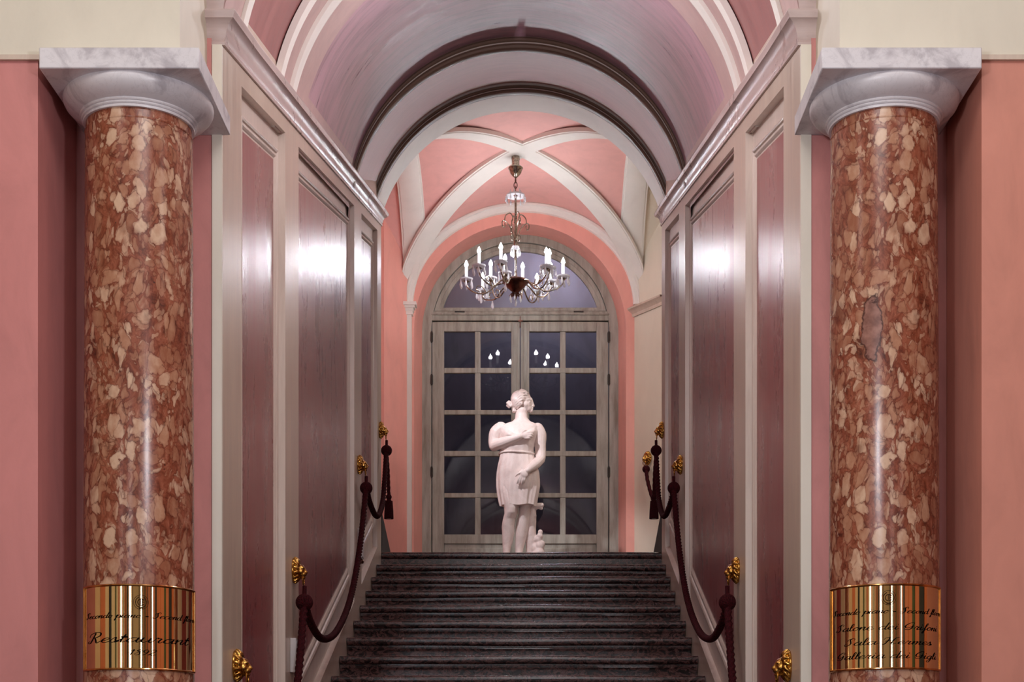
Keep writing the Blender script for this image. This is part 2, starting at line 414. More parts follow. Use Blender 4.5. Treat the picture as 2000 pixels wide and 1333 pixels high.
# ------------------------------------------------------------------ corridor walls with sunk panels
def offset_poly(poly, d):
    n = len(poly); out = []
    for i in range(n):
        p0 = Vector(poly[i-1]); p = Vector(poly[i]); p1 = Vector(poly[(i+1) % n])
        a = (p-p0).normalized(); b = (p1-p).normalized()
        na = Vector((-a.y, a.x)); nb = Vector((-b.y, b.x))
        m = (na+nb).normalized(); out.append(p+m*(d/max(0.2, m.dot(na))))
    return out
PANELS = [(5.78, 6.81), (7.20, 9.47), (9.87, 10.89)]
STILES = [(Y0, 5.78), (6.81, 7.20), (9.47, 9.87), (10.89, Y1)]
def ztop(y): return zcor(y)+0.3
for side, nm in ((-1, 'left'), (1, 'right')):
    b = MB()
    T = 0.05
    for y0, y1 in STILES:
        b.prism_x([(y0, -0.1), (y1, -0.1), (y1, ztop(y1)), (y0, ztop(y0))], side*HW, side*(HW+T))
    for y0, y1 in PANELS:
        b.prism_x([(y0, -0.1), (y1, -0.1), (y1, zpb(y1)), (y0, zpb(y0))], side*HW, side*(HW+T))
        b.prism_x([(y0, zpt(y0)), (y1, zpt(y1)), (y1, ztop(y1)), (y0, ztop(y0))], side*HW, side*(HW+T))
    b.prism_x([(Y0, -0.1), (Y1, -0.1), (Y1, ztop(Y1)), (Y0, ztop(Y0))], side*(HW+T), side*1.6)
    wall = struct(b.build('wall_'+nm, M['stile'], smooth=False))
    for y0, y1 in PANELS:
        outer = [(y0, zpb(y0)), (y1, zpb(y1)), (y1, zpt(y1)), (y0, zpt(y0))]
        E = 0.032
        prof = [(0.0, 0.0), (0.004, -E), (0.085, -E), (0.088, -E+0.012), (0.094, -E+0.017), (0.101, -E+0.013), (0.104, -E+0.006),
                (0.118, -E+0.010), (0.124, -E+0.006), (0.128, -E+0.001), (0.135, -E+0.001)]
        inner0 = None
        rows = []
        for d, h in prof:
            q = offset_poly(outer, d)
            # wider margin at the raking foot of the panel
            q = [Vector((p.x, p.y+(d*0.8 if i < 2 else 0))) for i, p in enumerate(q)]
            rows.append([(side*(HW-h), p.x, p.y) for p in q])
            inner0 = q
        p = MB().grid(rows, 0, True).build('panel_moulding', M['moulding'], wall, angle=25)
        fld = MB().prism_x([(v.x, v.y) for v in inner0], side*(HW+E-0.001), side*(HW+E+0.01))
        fld.build('panel', M['panel'], wall, smooth=False)

# cornices: raking along the stair, returned across the ends
CPROF = [(0, 0), (0.008, 0), (0.010, 0.010), (0.006, 0.018), (0.010, 0.024), (0.013, 0.032), (0.014, 0.040), (0.017, 0.052), (0.023, 0.063),
         (0.032, 0.073), (0.040, 0.078), (0.045, 0.080), (0.046, 0.088), (0.050, 0.094), (0.052, 0.102), (0.050, 0.108), (0.0, 0.112)]
def sweep_plan(path, prof):
    """path: (x, y, z, nx, ny) points carrying the direction the moulding projects in"""
    rows = []
    for x, y, z, nx, ny in path:
        rows.append([(x+nx*p, y+ny*p, z+h) for p, h in prof])
    return rows
k = 0
for side in (-1, 1):
    path = [(side*1.075, Y0, zcor(Y0), 0, -1), (side*HW, Y0, zcor(Y0), -side, -1)]
    for i in range(1, 13):
        y = Y0+(Y1-Y0)*i/12
        path.append((side*HW, y, zcor(y), -side, 1 if i == 12 else 0))
    path.append((side*1.25, Y1, zcor(Y1), 0, 1))
    k += 1
    b = MB().grid(sweep_plan(path, CPROF))
    # second, smaller moulding of the returned end above
    up = [(side*1.075, Y0, zcor(Y0)+0.115, 0, -1), (side*1.03, Y0, zcor(Y0)+0.115, -side, -1)]
    b.grid(sweep_plan(up, [(0, 0), (0.014, 0.004), (0.018, 0.03), (0.03, 0.06), (0.032, 0.09), (0.044, 0.12), (0.046, 0.17), (0.052, 0.2), (0, 0.21)]))
    struct(b.build('trim_%d' % k, M['cornice'], angle=28))

# ------------------------------------------------------------------ barrel vault over the stair
def arc(y, R, cz, a0=0.0, a1=PI, n=64):
    return [(R*math.cos(a0+(a1-a0)*i/n), y, cz+R*math.sin(a0+(a1-a0)*i/n)) for i in range(n+1)]
vb = MB()
MATS = [M['vault'], M['vault_beige'], M['vault_red'], M['vault_soft'], M['white_rib']]
RV = 1.035
def vault_strip(y0, y1, mi, r0=RV, r1=RV, c0=None, c1=None, a0=0.0, a1=PI, n=64, m=4):
    rows = []
    for i in range(m+1):
        t = i/m; y = y0+(y1-y0)*t
        c = zax(y) if c0 is None else c0+(c1-c0)*t
        rows.append(arc(y, r0+(r1-r0)*t, c, a0, a1, n))
    vb.grid(rows, mi)
LOW = 0.27                                    # beige border strip above the cornice
vault_strip(Y0, 5.72, 1); vault_strip(5.72, 5.72, 4, RV, RV+0.02, m=1)
vault_strip(5.72, 6.62, 2, RV+0.02, RV+0.02); vault_strip(6.62, 6.62, 4, RV+0.02, RV, m=1)
vault_strip(6.62, 7.36, 1)
vault_strip(7.36, 9.3, 1, a0=0, a1=LOW, n=6); vault_strip(7.36, 9.3, 1, a0=PI-LOW, a1=PI, n=6)
vault_strip(7.36, 9.3, 0, a0=LOW, a1=PI-LOW)
vault_strip(9.3, 9.36, 1, RV, 1.045, zax(9.3), CZ+3.44)
def seg2(t): return (9.36+(10.84-9.36)*t, 1.045+(1.095-1.045)*t, CZ+3.44+(3.85-3.44)*t)
for t0, t1, mi in ((0, 0.08, 1), (0.08, 0.9, 3), (0.9, 1, 1)):
    y0, r0, c0 = seg2(t0); y1, r1, c1 = seg2(t1)
    vault_strip(y0, y1, mi, r0, r1, c0, c1, a0=0.0 if mi == 1 else LOW, a1=PI if mi == 1 else PI-LOW)
    if mi == 3:
        vault_strip(y0, y1, 1, r0, r1, c0, c1, 0, LOW, 6); vault_strip(y0, y1, 1, r0, r1, c0, c1, PI-LOW, PI, 6)
vault_strip(10.84, 10.92, 4, 1.095, 1.075, CZ+3.85, CZ+3.843)
vault_strip(10.92, 11.2, 4, 1.075, 1.06, CZ+3.843, CZ+3.843)
struct(vb.build('ceiling', MATS, angle=50))
# raised arch ribs: (y0, y1, mat, r_outer, c_outer, r_inner, c_inner)
def arch_rib(name, sections, mat, a0=0.02):
    """sections: closed list of (y, r, cz)"""
    rows = [arc(y, r, c, a0, PI-a0, 64) for y, r, c in sections]
    rows.append(rows[0])
    return struct(MB().grid(rows).build(name, mat, angle=30))
c1, c2 = CZ+3.487, CZ+3.426
def lerp(a, b, t): return a+(b-a)*t
def brown_arch(name, ya, ro, co, ri, ci, depth):
    p = lambda t, y: (y, lerp(ro, ri, t), lerp(co, ci, t))
    rows = [p(-0.4, ya), p(0, ya), p(0.18, ya-0.012), p(0.36, ya-0.012), p(0.42, ya-0.002), p(0.55, ya-0.002), p(0.6, ya-0.014), p(0.8, ya-0.020), p(0.95, ya-0.012), p(1.0, ya),
            p(1.0, ya+depth*0.5), p(0.8, ya+depth), p(-0.4, ya+depth)]
    rr = [arc(y, r, c, 0.185, PI-0.185, 64) for y, r, c in rows]; rr.append(rr[0])
    b = MB()
    for i in range(len(rr)-1):
        b.grid([rr[i], rr[i+1]], 1 if i == 4 else 0)
    return struct(b.build(name, [M['brown'], M['arch_cream']], angle=30))
brown_arch('trim_3', 9.3, 1.033, c1, 1.020, c2, 0.07)
brown_arch('trim_4', 10.86, 1.09, CZ+3.85, 1.068, CZ+3.812, 0.06)
def white_bead(name, y, dy, R, mat):
    c = zax(y)
    return arch_rib(name, [(y, R+0.01, c), (y, R-0.018, c), (y+dy*0.3, R-0.026, c), (y+dy*0.45, R-0.014, c), (y+dy*0.7, R-0.022, c), (y+dy, R-0.014, c), (y+dy, R+0.01, c)], mat, 0.155)
white_bead('trim_5', 6.86, 0.09, RV, M['white_rib'])
white_bead('trim_6', 6.56, 0.07, RV+0.004, M['white_rib'])
white_bead('trim_7', 5.70, 0.07, RV+0.004, M['white_rib'])

# ------------------------------------------------------------------ foyer front: recesses, outer walls, lintels, arch wall
LB = CZ+2.363
for side, nm, mat in ((-1, 'left', M['pink_wall']), (1, 'right', M['salmon_wall'])):
    s = side
    b = MB()
    b.box((min(s*1.536, s*3.6), 5.0, 0), (max(s*1.536, s*3.6), 5.5, LB))
    struct(b.build('wall_outer_'+nm, mat, smooth=False))
    b = MB()
    b.box((min(s*1.535, s*1.058), 5.420, 0), (max(s*1.535, s*1.058), 5.4295, LB+0.3))
    struct(b.build('wall_recess_'+nm, M['pink_recess'], smooth=False))
    # a raised narrow margin beside the column and the cream corner strip
    b = MB().box((min(s*1.055, s*1.0202), 5.412, 0), (max(s*1.057, s*1.0202), 5.4295, zcor(Y0)-0.002))
    struct(b.build('trim_%d' % (8 if s < 0 else 9), M['cream_trim'], smooth=False))
    b = MB().box((min(s*1.074, s*3.6), 5.0, LB), (max(s*1.074, s*3.6), 5.5, 4.7))
    b.box((min(s*1.512, s*3.6), 4.988, LB-0.012), (max(s*1.512, s*3.6), 4.9995, LB+0.004), 1)  # beige strip standing for the shaded lower edge of the fascia
    struct(b.build('wall_lintel_'+nm, [M['cream'], M['stile']], smooth=False))
b = MB()
a = arc(Y0, RV, zax(Y0), 0.16, PI-0.16, 48)
b.grid([[(x, Y0, z) for x, y, z in a], [(min(1.0735, max(-1.0735, x*1.2)), Y0, 4.7) for x, y, z in a]])
for s_ in (-1, 1): b.box((min(s_*1.0225, s_*1.0735), Y0+0.001, zcor(Y0)), (max(s_*1.0225, s_*1.0735), Y0+0.03, 4.7))
struct(b.build('wall_arch', M['vault_beige'], smooth=False))

# foyer behind the camera, seen only in the brass and the polish
b = MB().box((-3.6, -4.2, 4.7), (3.6, 5.5, 4.8)); struct(b.build('ceiling_foyer', M['cream'], smooth=False))
b = MB().box((-3.7, -4.2, 0), (-3.6, 5.5, 4.7)); struct(b.build('wall_foyer_left', M['foyer_cream'], smooth=False))
b = MB().box((3.6, -4.2, 0), (3.7, 5.5, 4.7)); struct(b.build('wall_foyer_right', M['foyer_orange'], smooth=False))
b = MB().box((-3.7, -4.3, 0), (3.7, -4.2, 4.7)); struct(b.build('wall_foyer_back', M['foyer_cream'], smooth=False))
b = MB()  # coloured strips added for the brass plaques to mirror
for i, (x0, x1, m) in enumerate([(-3.5, -3.1, 0), (-2.9, -2.5, 1), (-2.4, -2.2, 0), (-1.5, -1.2, 0), (-1.1, -0.95, 2), (1.0, 1.2, 2), (1.3, 1.7, 0), (1.9, 2.3, 1), (2.6, 2.9, 0), (3.1, 3.3, 2)]):
    b.box((x0, -4.2, 0), (x1, -4.12, 4.5), m)
for y0, y1, m in [(-3.4, -3.0, 0), (-2.6, -2.3, 2), (-1.6, -1.1, 0), (0.2, 0.7, 0), (1.4, 1.7, 2), (2.6, 3.0, 1), (3.6, 4.2, 0)]:
    b.box((-3.6, y0, 0), (-3.54, y1, 4.5), m); b.box((3.54, y0+0.3, 0), (3.6, y1+0.3, 4.5), (m+1) % 3 if m else 1)
struct(b.build('trim_10', [M['foyer_orange'], M['foyer_dark'], M['foyer_green']], smooth=False))
b = MB().box((-2.15, -4.19, 0.2), (-1.6, -4.15, 3.6)); b.box((1.75, -4.19, 0.2), (1.88, -4.15, 3.6)); struct(b.build('window_2', M['daylight'], smooth=False))
b = MB().box((-3.59, -0.9, 0.3), (-3.55, -0.45, 3.4)); struct(b.build('window_3', M['daylight'], smooth=False))
b = MB().box((3.55, -0.6, 0.3), (3.59, -0.35, 3.4)); struct(b.build('window_4', M['daylight'], smooth=False))

# ------------------------------------------------------------------ staircase
def step_poly(y, z, last=False):
    """outline of one block step: bull nose, fillets, riser; (y, z) of its nose top"""
    yb = y+GO+0.03
    pts = [(yb, z-0.001), (y+0.011, z), (y+0.002, z-0.006), (y, z-0.011), (y-0.001, z-0.022), (y+0.001, z-0.034), (y+0.006, z-0.042), (y+0.014, z-0.047)]
    pts += [(y+0.026, z-0.048), (y+0.026, z-0.054), (y+0.0265, z-0.056), (y+0.026, z-0.066), (y+0.029, z-0.070), (y+0.031, z-0.076), (y+0.034, z-0.084), (y+0.034, z-RISE+0.0005), (yb, z-RISE+0.0005)]
    return pts
stairs = empty('staircase', (0, 5.2, 0), 'straight flight of dark mottled marble steps rising between the panelled walls', 'stairs')
for k in range(18):
    y = 11.16-k*GO; z = LZ-k*RISE
    b = MB(); rows = []
    poly = step_poly(y, z)
    nx = 24; rw = random.Random(k)
    ph = [rw.uniform(0, 6) for _ in range(3)]
    for i in range(nx+1):
        x = -1.017+2.034*i/nx
        wob = 0.0016*math.sin(3.1*x+ph[0])+0.0012*math.sin(7*x+ph[1])      # treads worn by use
        xs = x if y > 5.5 else x*0.955
        rows.append([(xs, yy-5.2, zz+(wob if zz > z-0.06 else 0)) for yy, zz in poly])
    b.grid(rows, 0, True)
    n = len(poly); b.f += [tuple(range(n)), tuple(range(nx*n, nx*n+n))[::-1]]; b.mi += [0, 0]
    b.build('step', M['stair'], stairs, angle=40)
# landing edge and solid under the flight
under = MB().prism_x([(5.26, 0.0), (11.17, 0.0), (11.17, LZ-RISE-0.02), (10.9, LZ-RISE*2-0.02), (5.62, 0.14)], -1.0, 1.0)
# ------------------------------------------------------------------ columns
def column(x, label, shaft_mat, label2):
    c = empty('column', (x, 5.165, 0), label, 'column', 'marble columns flanking the stair')
    MB().box((-0.25, -0.25, 0), (0.25, 0.25, 0.09)).lathe([(0.0, 0.09), (0.24, 0.09), (0.25, 0.115), (0.24, 0.14), (0.2, 0.15), (0.195, 0.17), (0.205, 0.19), (0.2, 0.205), (0.186, 0.215), (0, 0.215)]).build('base', M['capital'], c, bevel=0.004)
    zt = CZ+2.2
    prof = [(0.0, 0.215), (0.186, 0.215), (0.186, 0.25)]
    for i in range(21):
        t = i/20; prof.append((0.1835-0.008*t**1.6, 0.26+(zt-0.035-0.26)*t))
    prof += [(0.1765, zt-0.034), (0.1772, zt-0.030), (0.1735, zt-0.028), (0.1735, zt), (0, zt)]
    MB().lathe(prof, seg=96).build('shaft', shaft_mat, c, angle=30)
    e = [(0, 2.199), (0.182, 2.199), (0.1835, 2.2035), (0.182, 2.207), (0.186, 2.2085), (0.1885, 2.212), (0.187, 2.216), (0.1915, 2.2175), (0.194, 2.221), (0.193, 2.225),
         (0.199, 2.227), (0.213, 2.234), (0.229, 2.245), (0.240, 2.257), (0.2455, 2.268), (0.2465, 2.278), (0.244, 2.2855), (0, 2.2855)]
    cap = MB().lathe([(r, z+CZ) for r, z in e], seg=96).build('capital', M['capital'], c, angle=30)
    ab = MB().box((-0.256, -0.256, CZ+2.2855), (0.256, 0.256, CZ+2.3535)).build('abacus', M['capital'], cap, bevel=0.004)
    return c
COLX = (-1.248, 1.255)
colL = column(COLX[0], 'red-brown mottled marble column with an unbroken shaft, under the cream lintel on the left', M['stone'], '')
colR = column(COLX[1], 'red-brown mottled marble column with a chipped filled patch in its shaft', M['stone_chipped'], '')

# ------------------------------------------------------------------ landing room: walls, door wall, groin vault
YB, YF = 13.6, 11.22
YC, HX, HYV = 12.41, 1.05, 1.19
ZS = CZ+4.23; RS = 0.90
b = MB().box((-1.7, 11.18, LZ), (-1.6, 13.7, 6.3)); struct(b.build('wall_landing_left', M['coral'], smooth=False))
b = MB().box((1.6, 11.18, LZ), (1.7, 13.7, 6.3)); struct(b.build('wall_landing_right', M['landing_cream'], smooth=False))
for s, nm, m in ((-1, 'left', M['coral']), (1, 'right', M['landing_cream'])):
    b = MB().prism_z([(s*0.985, 13.60), (s*1.20, 13.27), (s*1.62, 13.27), (s*1.62, 13.75), (s*0.985, 13.75)], LZ, 6.2)
    struct(b.build('wall_splay_'+nm, m, smooth=False))
# wall above and beside the stair opening, towards the landing
b = MB(); a = arc(11.2, 1.06, CZ+3.843, 0.0, PI, 48)
b.grid([a, [(max(-1.6, min(1.6, x*1.9)), 11.2, 6.3) for x, y, z in a]])
b.grid([[(x, 11.2, z) for x, y, z in a[:2]], [(1.6, 11.2, CZ+3.84), (1.6, 11.2, 6.3)]])
struct(b.build('wall_landing_front', M['white_rib'], smooth=False))
# door wall with splayed arched opening
def arch_outline(hw, spring, cx, y, zb, n=40):
    pts = [(cx-hw, y, zb)]
    pts += [(cx+hw*math.cos(PI-PI*i/n), y, spring+hw*math.sin(PI-PI*i/n)) for i in range(n+1)]
    pts.append((cx+hw, y, zb)); return pts
DX = -0.028
o1 = arch_outline(0.938, CZ+4.017, DX, YB, LZ); o2 = arch_outline(0.89, CZ+4.092, DX, 13.96, LZ)
big = [(-1.05, YB, LZ)]+[(DX+1.6*math.cos(PI-PI*i/40) if 0 else max(-1.05, min(1.05, 1.5*math.cos(PI-PI*i/40))), YB, ZS+1.25*math.sin(PI-PI*i/40)+0.0) for i in range(41)]+[(1.05, YB, LZ)]
b = MB().grid([big, o1]); b.grid([o1, o2])
b.grid([[(p[0], 14.3, p[2]) for p in o2], [(p[0]*1.6, 14.3, p[2]+(0.6 if p[2] > LZ+0.1 else 0)) for p in o2]])
struct(b.build('wall_back', M['coral'], angle=40))

def hz1(x): return RS*math.sqrt(max(0, 1-(x/HX)**2))
def hz2(y): return RS*math.sqrt(max(0, 1-((y-YC)/HYV)**2))
def hv(x, y): return ZS+max(hz1(x) if abs(x) <= HX else 0, hz2(y))
b = MB()
# web patches (pink) between the ribs: back, front, left, right; in (s, t) with s across, t from wall to crown
def web(kind, off, mi, tmax=1.0, s_in=1.0, t0=0.0, n=24):
    rows = []
    for i in range(n+1):
        t = t0+(tmax-t0)*i/n
        row = []
        for j in range(n+1):
            s = -1+2*j/n
            q = (1-t)*s
            # q in [-1,1] scaled position along the wall; edge of patch follows the groin
            if kind in 'BF':
                y = YC+(HYV if kind == 'B' else -HYV)*(1-t); x = q*HX
                row.append((x, y, ZS+hz1(x)-off))
            else:
                x = (HX if kind == 'R' else -HX)*(1-t); y = YC+q*HYV
                row.append((x, y, ZS+hz2(y)-off))
        rows.append(row)
    b.grid(rows, mi)
for kd in 'BFLR': web(kd, 0, 0)
# barrel continuing sideways beyond the side arches
for s in (-1, 1):
    rows = []
    for i in range(3):
        x = s*(HX+(1.62-HX)*i/2)
        rows.append([(x, YC-HYV*math.cos(PI*j/32), ZS+RS*math.sin(PI*j/32)+0.02) for j in range(33)])
    b.grid(rows, 0 if s < 0 else 1)
struct(b.build('ceiling_landing', [M['web_pink'], M['landing_cream']], angle=60))
# diagonal ribs: flat raised bands with a small edge roll
def band(path, wdir, half, dz, name, taper=None, anchor=0.0):
    rows = []
    for i_, (p, wd) in enumerate(zip(path, wdir)):
        f_ = taper(i_/(len(path)-1)) if taper else 1.0
        p = Vector(p); wd = Vector(wd).normalized(); dn = Vector((0, 0, -1))
        row = []
        for u, h in ((-1.0, -0.02), (-1.0, dz*0.55), (-0.86, dz*0.6), (-0.84, dz*0.9), (-0.80, dz), (0.80, dz), (0.84, dz*0.9), (0.86, dz*0.6), (1.0, dz*0.55), (1.0, -0.02)):
            row.append(p+wd*half*(anchor+(u-anchor)*f_)+dn*h)
        rows.append(row)
    return MB().grid(rows)
ki = 11
for sx, sy in ((-1, 1), (1, 1)):
    P = []; Wd = []
    for i in range(61):
        q = -math.cos(PI*i/60)*0.995
        x = sx*q*HX; y = YC+sy*q*HYV
        P.append((x, y, ZS+RS*math.sqrt(max(0, 1-q*q))-0.008))
        d = Vector((sx*HX, sy*HYV, 0)); Wd.append((-d.y, d.x, 0))
    struct(band(P, Wd, 0.092, 0.022, '', lambda t: 0.25+0.75*min(1, (1-abs(2*t-1))*4.5)).build('trim_%d' % ki, M['white_rib'], angle=30)); ki += 1
# wall ribs: side bands and the arch on the door wall
for s in (-1, 1):
    P = [(s*(HX-0.10), YC-HYV*math.cos(PI*i/60), ZS+RS*math.sin(PI*i/60)-0.004) for i in range(61)]
    struct(band(P, [(s, 0, 0)]*61, 0.105, 0.02, '', lambda t: min(1, t*2.6) if t < 0.5 else 0.3+0.7*min(1, (1-t)*4.5), 1.0).build('trim_%d' % ki, M['white_rib'], angle=30)); ki += 1
rows = []
for (dr, y) in ((0.0, YB), (0.0, YB-0.05), (-0.012, YB-0.06), (-0.03, YB-0.06), (-0.036, YB-0.045), (-0.065, YB-0.04), (-0.075, YB-0.03), (-0.078, YB)):
    rows.append([((HX+dr)*math.cos(PI-PI*i/60), y, ZS+(RS+dr)*math.sin(PI-PI*i/60)) for i in range(61)])
struct(MB().grid(rows).build('trim_%d' % ki, M['white_rib'], angle=30)); ki += 1
# corner piers under the vault springing, with little capitals
for s in (-1, 1):
    b = MB()
    if s < 0:
        b.box((s*1.055, YB-0.06, LZ), (s*0.985, YB+0.02, ZS-0.06), 0)
        for h, e in ((0.10, 0.012), (0.07, 0.02), (0.045, 0.03), (0.025, 0.045)):
            b.box((s*1.055-e*0.3, YB-0.06-e, ZS-h), (s*0.985+e, YB+0.02, ZS-h+0.03), 0)
    # spandrel web joining the ribs at the corner
    struct(b.build('trim_%d' % ki, M['white_rib'], smooth=False)) if b.v else None; ki += 1
# string moulding on the right splay
A = Vector((0.965, 13.62, 0)); B = Vector((1.22, 13.23, 0)); nrm = Vector((-(B-A).y*-1, 0, 0))
d = (B-A).normalized(); nv = Vector((-d.y*-1*-1, d.x*-1*-1, 0)); nv = Vector((d.y, -d.x, 0)); nv = nv if nv.y < 0 else -nv
rows = []
for p in (A, B):
    rows.append([tuple(p+nv*o+Vector((0, 0, ZS-0.035+h))) for o, h in ((0, -0.07), (0.008, -0.07), (0.012, -0.055), (0.012, -0.045), (0.022, -0.03), (0.04, -0.012), (0.05, -0.008), (0.052, 0.006), (0, 0.008))])
struct(MB().grid(rows).build('trim_%d' % ki, M['stile'], angle=25)); ki += 1

# ------------------------------------------------------------------ glazed double door and fanlight
YD = 13.96
def zd(py): return (1530-py)*14.0/3000+CZ
door = struct(empty('door_1', (DX, YD, LZ)))
def L(z): return z-LZ                        # heights above the landing
def ring_y(b, r0, r1, cz, y0, y1, n=48, a0=0, a1=PI, mi=0):
    A = [(math.cos(a0+(a1-a0)*i/n), math.sin(a0+(a1-a0)*i/n)) for i in range(n+1)]
    rows = [[(r0*c, y0, cz+r0*s) for c, s in A], [(r1*c, y0, cz+r1*s) for c, s in A], [(r1*c, y1, cz+r1*s) for c, s in A], [(r0*c, y1, cz+r0*s) for c, s in A]]
    rows.append(rows[0]); b.grid(rows, mi)
ZC = L(CZ+4.105); ZTR = L(zd(632))
b = MB()
ring_y(b, 0.808, 0.90, ZC, -0.012, 0.08)
for s in (-1, 1): b.box((min(s*0.808, s*0.90), -0.012, 0), (max(s*0.808, s*0.90), 0.08, ZC))
b.box((-0.808, -0.006, ZTR+0.012), (0.808, 0.08, L(zd(611))))
b.box((-0.808, -0.02, ZTR+0.06), (0.808, 0.0, ZTR+0.075))
b.build('door_frame', M['door'], door, bevel=0.004)
COLS = [(0.0815, 0.3615), (0.4125, 0.693)]
ROWS = [(974, 1046), (893, 965), (812, 883), (731, 803), (650, 721)]
for s in (-1, 1):
    b = MB()
    X = lambda a, c: (min(s*a, s*c), max(s*a, s*c))
    def bx(a, c, z0, z1, y0=0.0, y1=0.05):
        x0, x1 = X(a, c); b.box((x0, y0, z0), (x1, y1, z1))
    bx(0.004, COLS[0][0], 0.01, ZTR)                       # meeting stile
    bx(COLS[1][1], 0.80, 0.01, ZTR)                        # hinge stile
    bx(COLS[0][1], COLS[1][0], L(zd(1046)), L(zd(650)), 0.0085, 0.0415)
    bx(COLS[0][0], COLS[1][1], L(zd(650)), ZTR)            # top rail
    for (ya, yb), (yc, yd_) in zip(ROWS[:-1], ROWS[1:]):
        bx(COLS[0][0], COLS[1][1], L(zd(ya)), L(zd(yd_)), 0.006, 0.044)
    bx(COLS[0][0], COLS[1][1], L(zd(1064)), L(zd(1046)))   # lower rail
    bx(COLS[0][0], COLS[1][1], 0.01, 0.12)
    bx(COLS[0][0], COLS[1][1], 0.12, L(zd(1064)), 0.016, 0.03)
    bx(COLS[0][0]+0.04, COLS[1][1]-0.04, 0.16, L(zd(1064))-0.04, 0.006, 0.03)
    bx(0.06, 0.072, 0.02, ZTR-0.01, -0.008, 0.0)           # beads
    bx(0.022, 0.034, 0.02, ZTR-0.01, -0.012, 0.0)
    leaf = b.build('door_leaf', M['door'], door, smooth=False, bevel=0.004)
    for (ya, yb) in ROWS:
        for c0, c1_ in COLS:
            x0, x1 = X(c0, c1_)
            z0, z1 = L(zd(yb)), L(zd(ya))
            g = MB(); e = 0.018
            # bevelled pane: sunk rim rising to a flat centre
            rr = [[(x0, 0.03, z0), (x1, 0.03, z0), (x1, 0.03, z1), (x0, 0.03, z1)], [(x0+e, 0.03, z0+e), (x1-e, 0.03, z0+e), (x1-e, 0.03, z1-e), (x0+e, 0.03, z1-e)]]
            g.grid(rr, 0, True); g.f.append((4, 5, 6, 7)); g.mi.append(0)
            g.build('pane', M['pane'], leaf, smooth=False)
    for zz in (L(zd(662)), L(zd(745)), L(zd(925)), 0.25):
        x0, x1 = X(0.793, 0.815)
        MB().box((x0, -0.022, zz-0.04), (x1, 0.001, zz+0.04)).tube([(s*0.804, -0.016, zz-0.05), (s*0.804, -0.016, zz+0.05)], 0.008).build('hinge', M['dark_line'], leaf)
MB().box((-0.004, -0.014, ZTR-0.05), (0.004, 0.006, ZTR+0.05)).box((-0.02, -0.018, ZTR+0.0), (0.02, -0.005, ZTR+0.014)).build('door_bolt', M['copper'], door)
# fanlight
win = struct(empty('window_1', (DX, YD, L(zd(611))+LZ)))
o0 = L(zd(611)); zc = ZC-o0; zg = L(zd(603))-o0
b = MB(); a0 = math.asin((zg-zc)/0.733) if abs((zg-zc)/0.733) < 1 else 0
aa = math.asin((zg-zc)/0.735); ab2 = math.asin((0.004-zc)/0.80)
n = 48
ri = [(0.735*math.cos(aa+(PI-2*aa)*i/n), zc+0.735*math.sin(aa+(PI-2*aa)*i/n)) for i in range(n+1)]
ro = [(0.803*math.cos(ab2+(PI-2*ab2)*i/n), zc+0.803*math.sin(ab2+(PI-2*ab2)*i/n)) for i in range(n+1)]
rm = [((a_[0]+c_[0])/2*1.0, (a_[1]+c_[1])/2) for a_, c_ in zip(ri, ro)]
loop = lambda pts, y: [(x, y, z) for x, z in pts]
b.grid([loop(ro, 0.05), loop(ro, 0.004), loop(rm, 0.004), loop(rm, 0.012), loop(ri, 0.016), loop(ri, 0.05)], 0, True)
b.build('window_frame', M['door'], win, angle=30)
g = MB(); g.add(loop(ri, 0.03), [tuple(range(n+1))]); g.build('pane', M['fan_pane'], win, smooth=False)
for x in (-0.55, 0.53): MB().box((x-0.045, -0.012, -0.012), (x+0.045, 0.004, 0.0)).build('hinge', M['dark_line'], win)
MB().tube([(-0.80, -0.002, 0.245), (-0.84, -0.05, 0.25), (-0.88, -0.07, 0.27)], [0.012, 0.016, 0.006], 10).build('latch', M['antique'], win)
# night beyond the glass
b = MB().box((-4, 17.0, 0), (4, 17.1, 7)); struct(b.build('wall_terrace', M['night'], smooth=False))
b = MB().box((-4, 14.32, LZ-0.2), (4, 17.0, LZ-0.1)); struct(b.build('floor_terrace', M['floor'], smooth=False))
b = MB().box((-4, 14.32, 6.9), (4, 17.0, 7.0)); struct(b.build('ceiling_terrace', M['night'], smooth=False))

# dark marble skirting at the turn of the landing
for s, nm in ((-1, 'left'), (1, 'right')):
    b = MB().prism_x([(11.24, LZ), (12.1, LZ), (12.1, LZ+0.06), (11.24, LZ+0.30)], s*1.02, s*1.12)
    struct(b.build('baseboard_'+nm, M['dark_base'], smooth=False))

# ------------------------------------------------------------------ chandelier
KY = 12.5
def zk(py): return (1530-py)*KY/3000+CZ
KX = (1007-1037)*KY/3000+0.069
ZCAN = CZ+5.095
ch = empty('chandelier', (KX, KY, ZCAN), 'brass and crystal chandelier with lit candle bulbs hanging before the fanlight', 'chandelier')
def kz(py): return zk(py)-ZCAN
b = MB().lathe([(0, 0), (0.034, 0), (0.036, -0.012), (0.034, -0.02), (0.032, -0.03), (0.032, kz(326)), (0.056, kz(327)), (0.061, kz(329)), (0.054, kz(331.5)), (0.046, kz(338)), (0.03, kz(343)), (0.012, kz(347)), (0, kz(348))], seg=32)
b.build('canopy', M['antique'], ch)
MB().tube([(0, 0, kz(346)), (0, 0, kz(358))], 0.007).build('hanging_rod', M['copper'], ch)
def link(z, rot):
    p = [(0.013*math.cos(a)*(1 if rot == 0 else 0), 0.013*math.cos(a)*(0 if rot == 0 else 1), z+0.026*math.sin(a)) for a in [2*PI*i/20 for i in range(21)]]
    return MB().tube(p, 0.0035, 6, cap=False)
for i, py in enumerate((362, 370)): link(kz(py), i % 2).build('chain_link', M['copper'], ch)
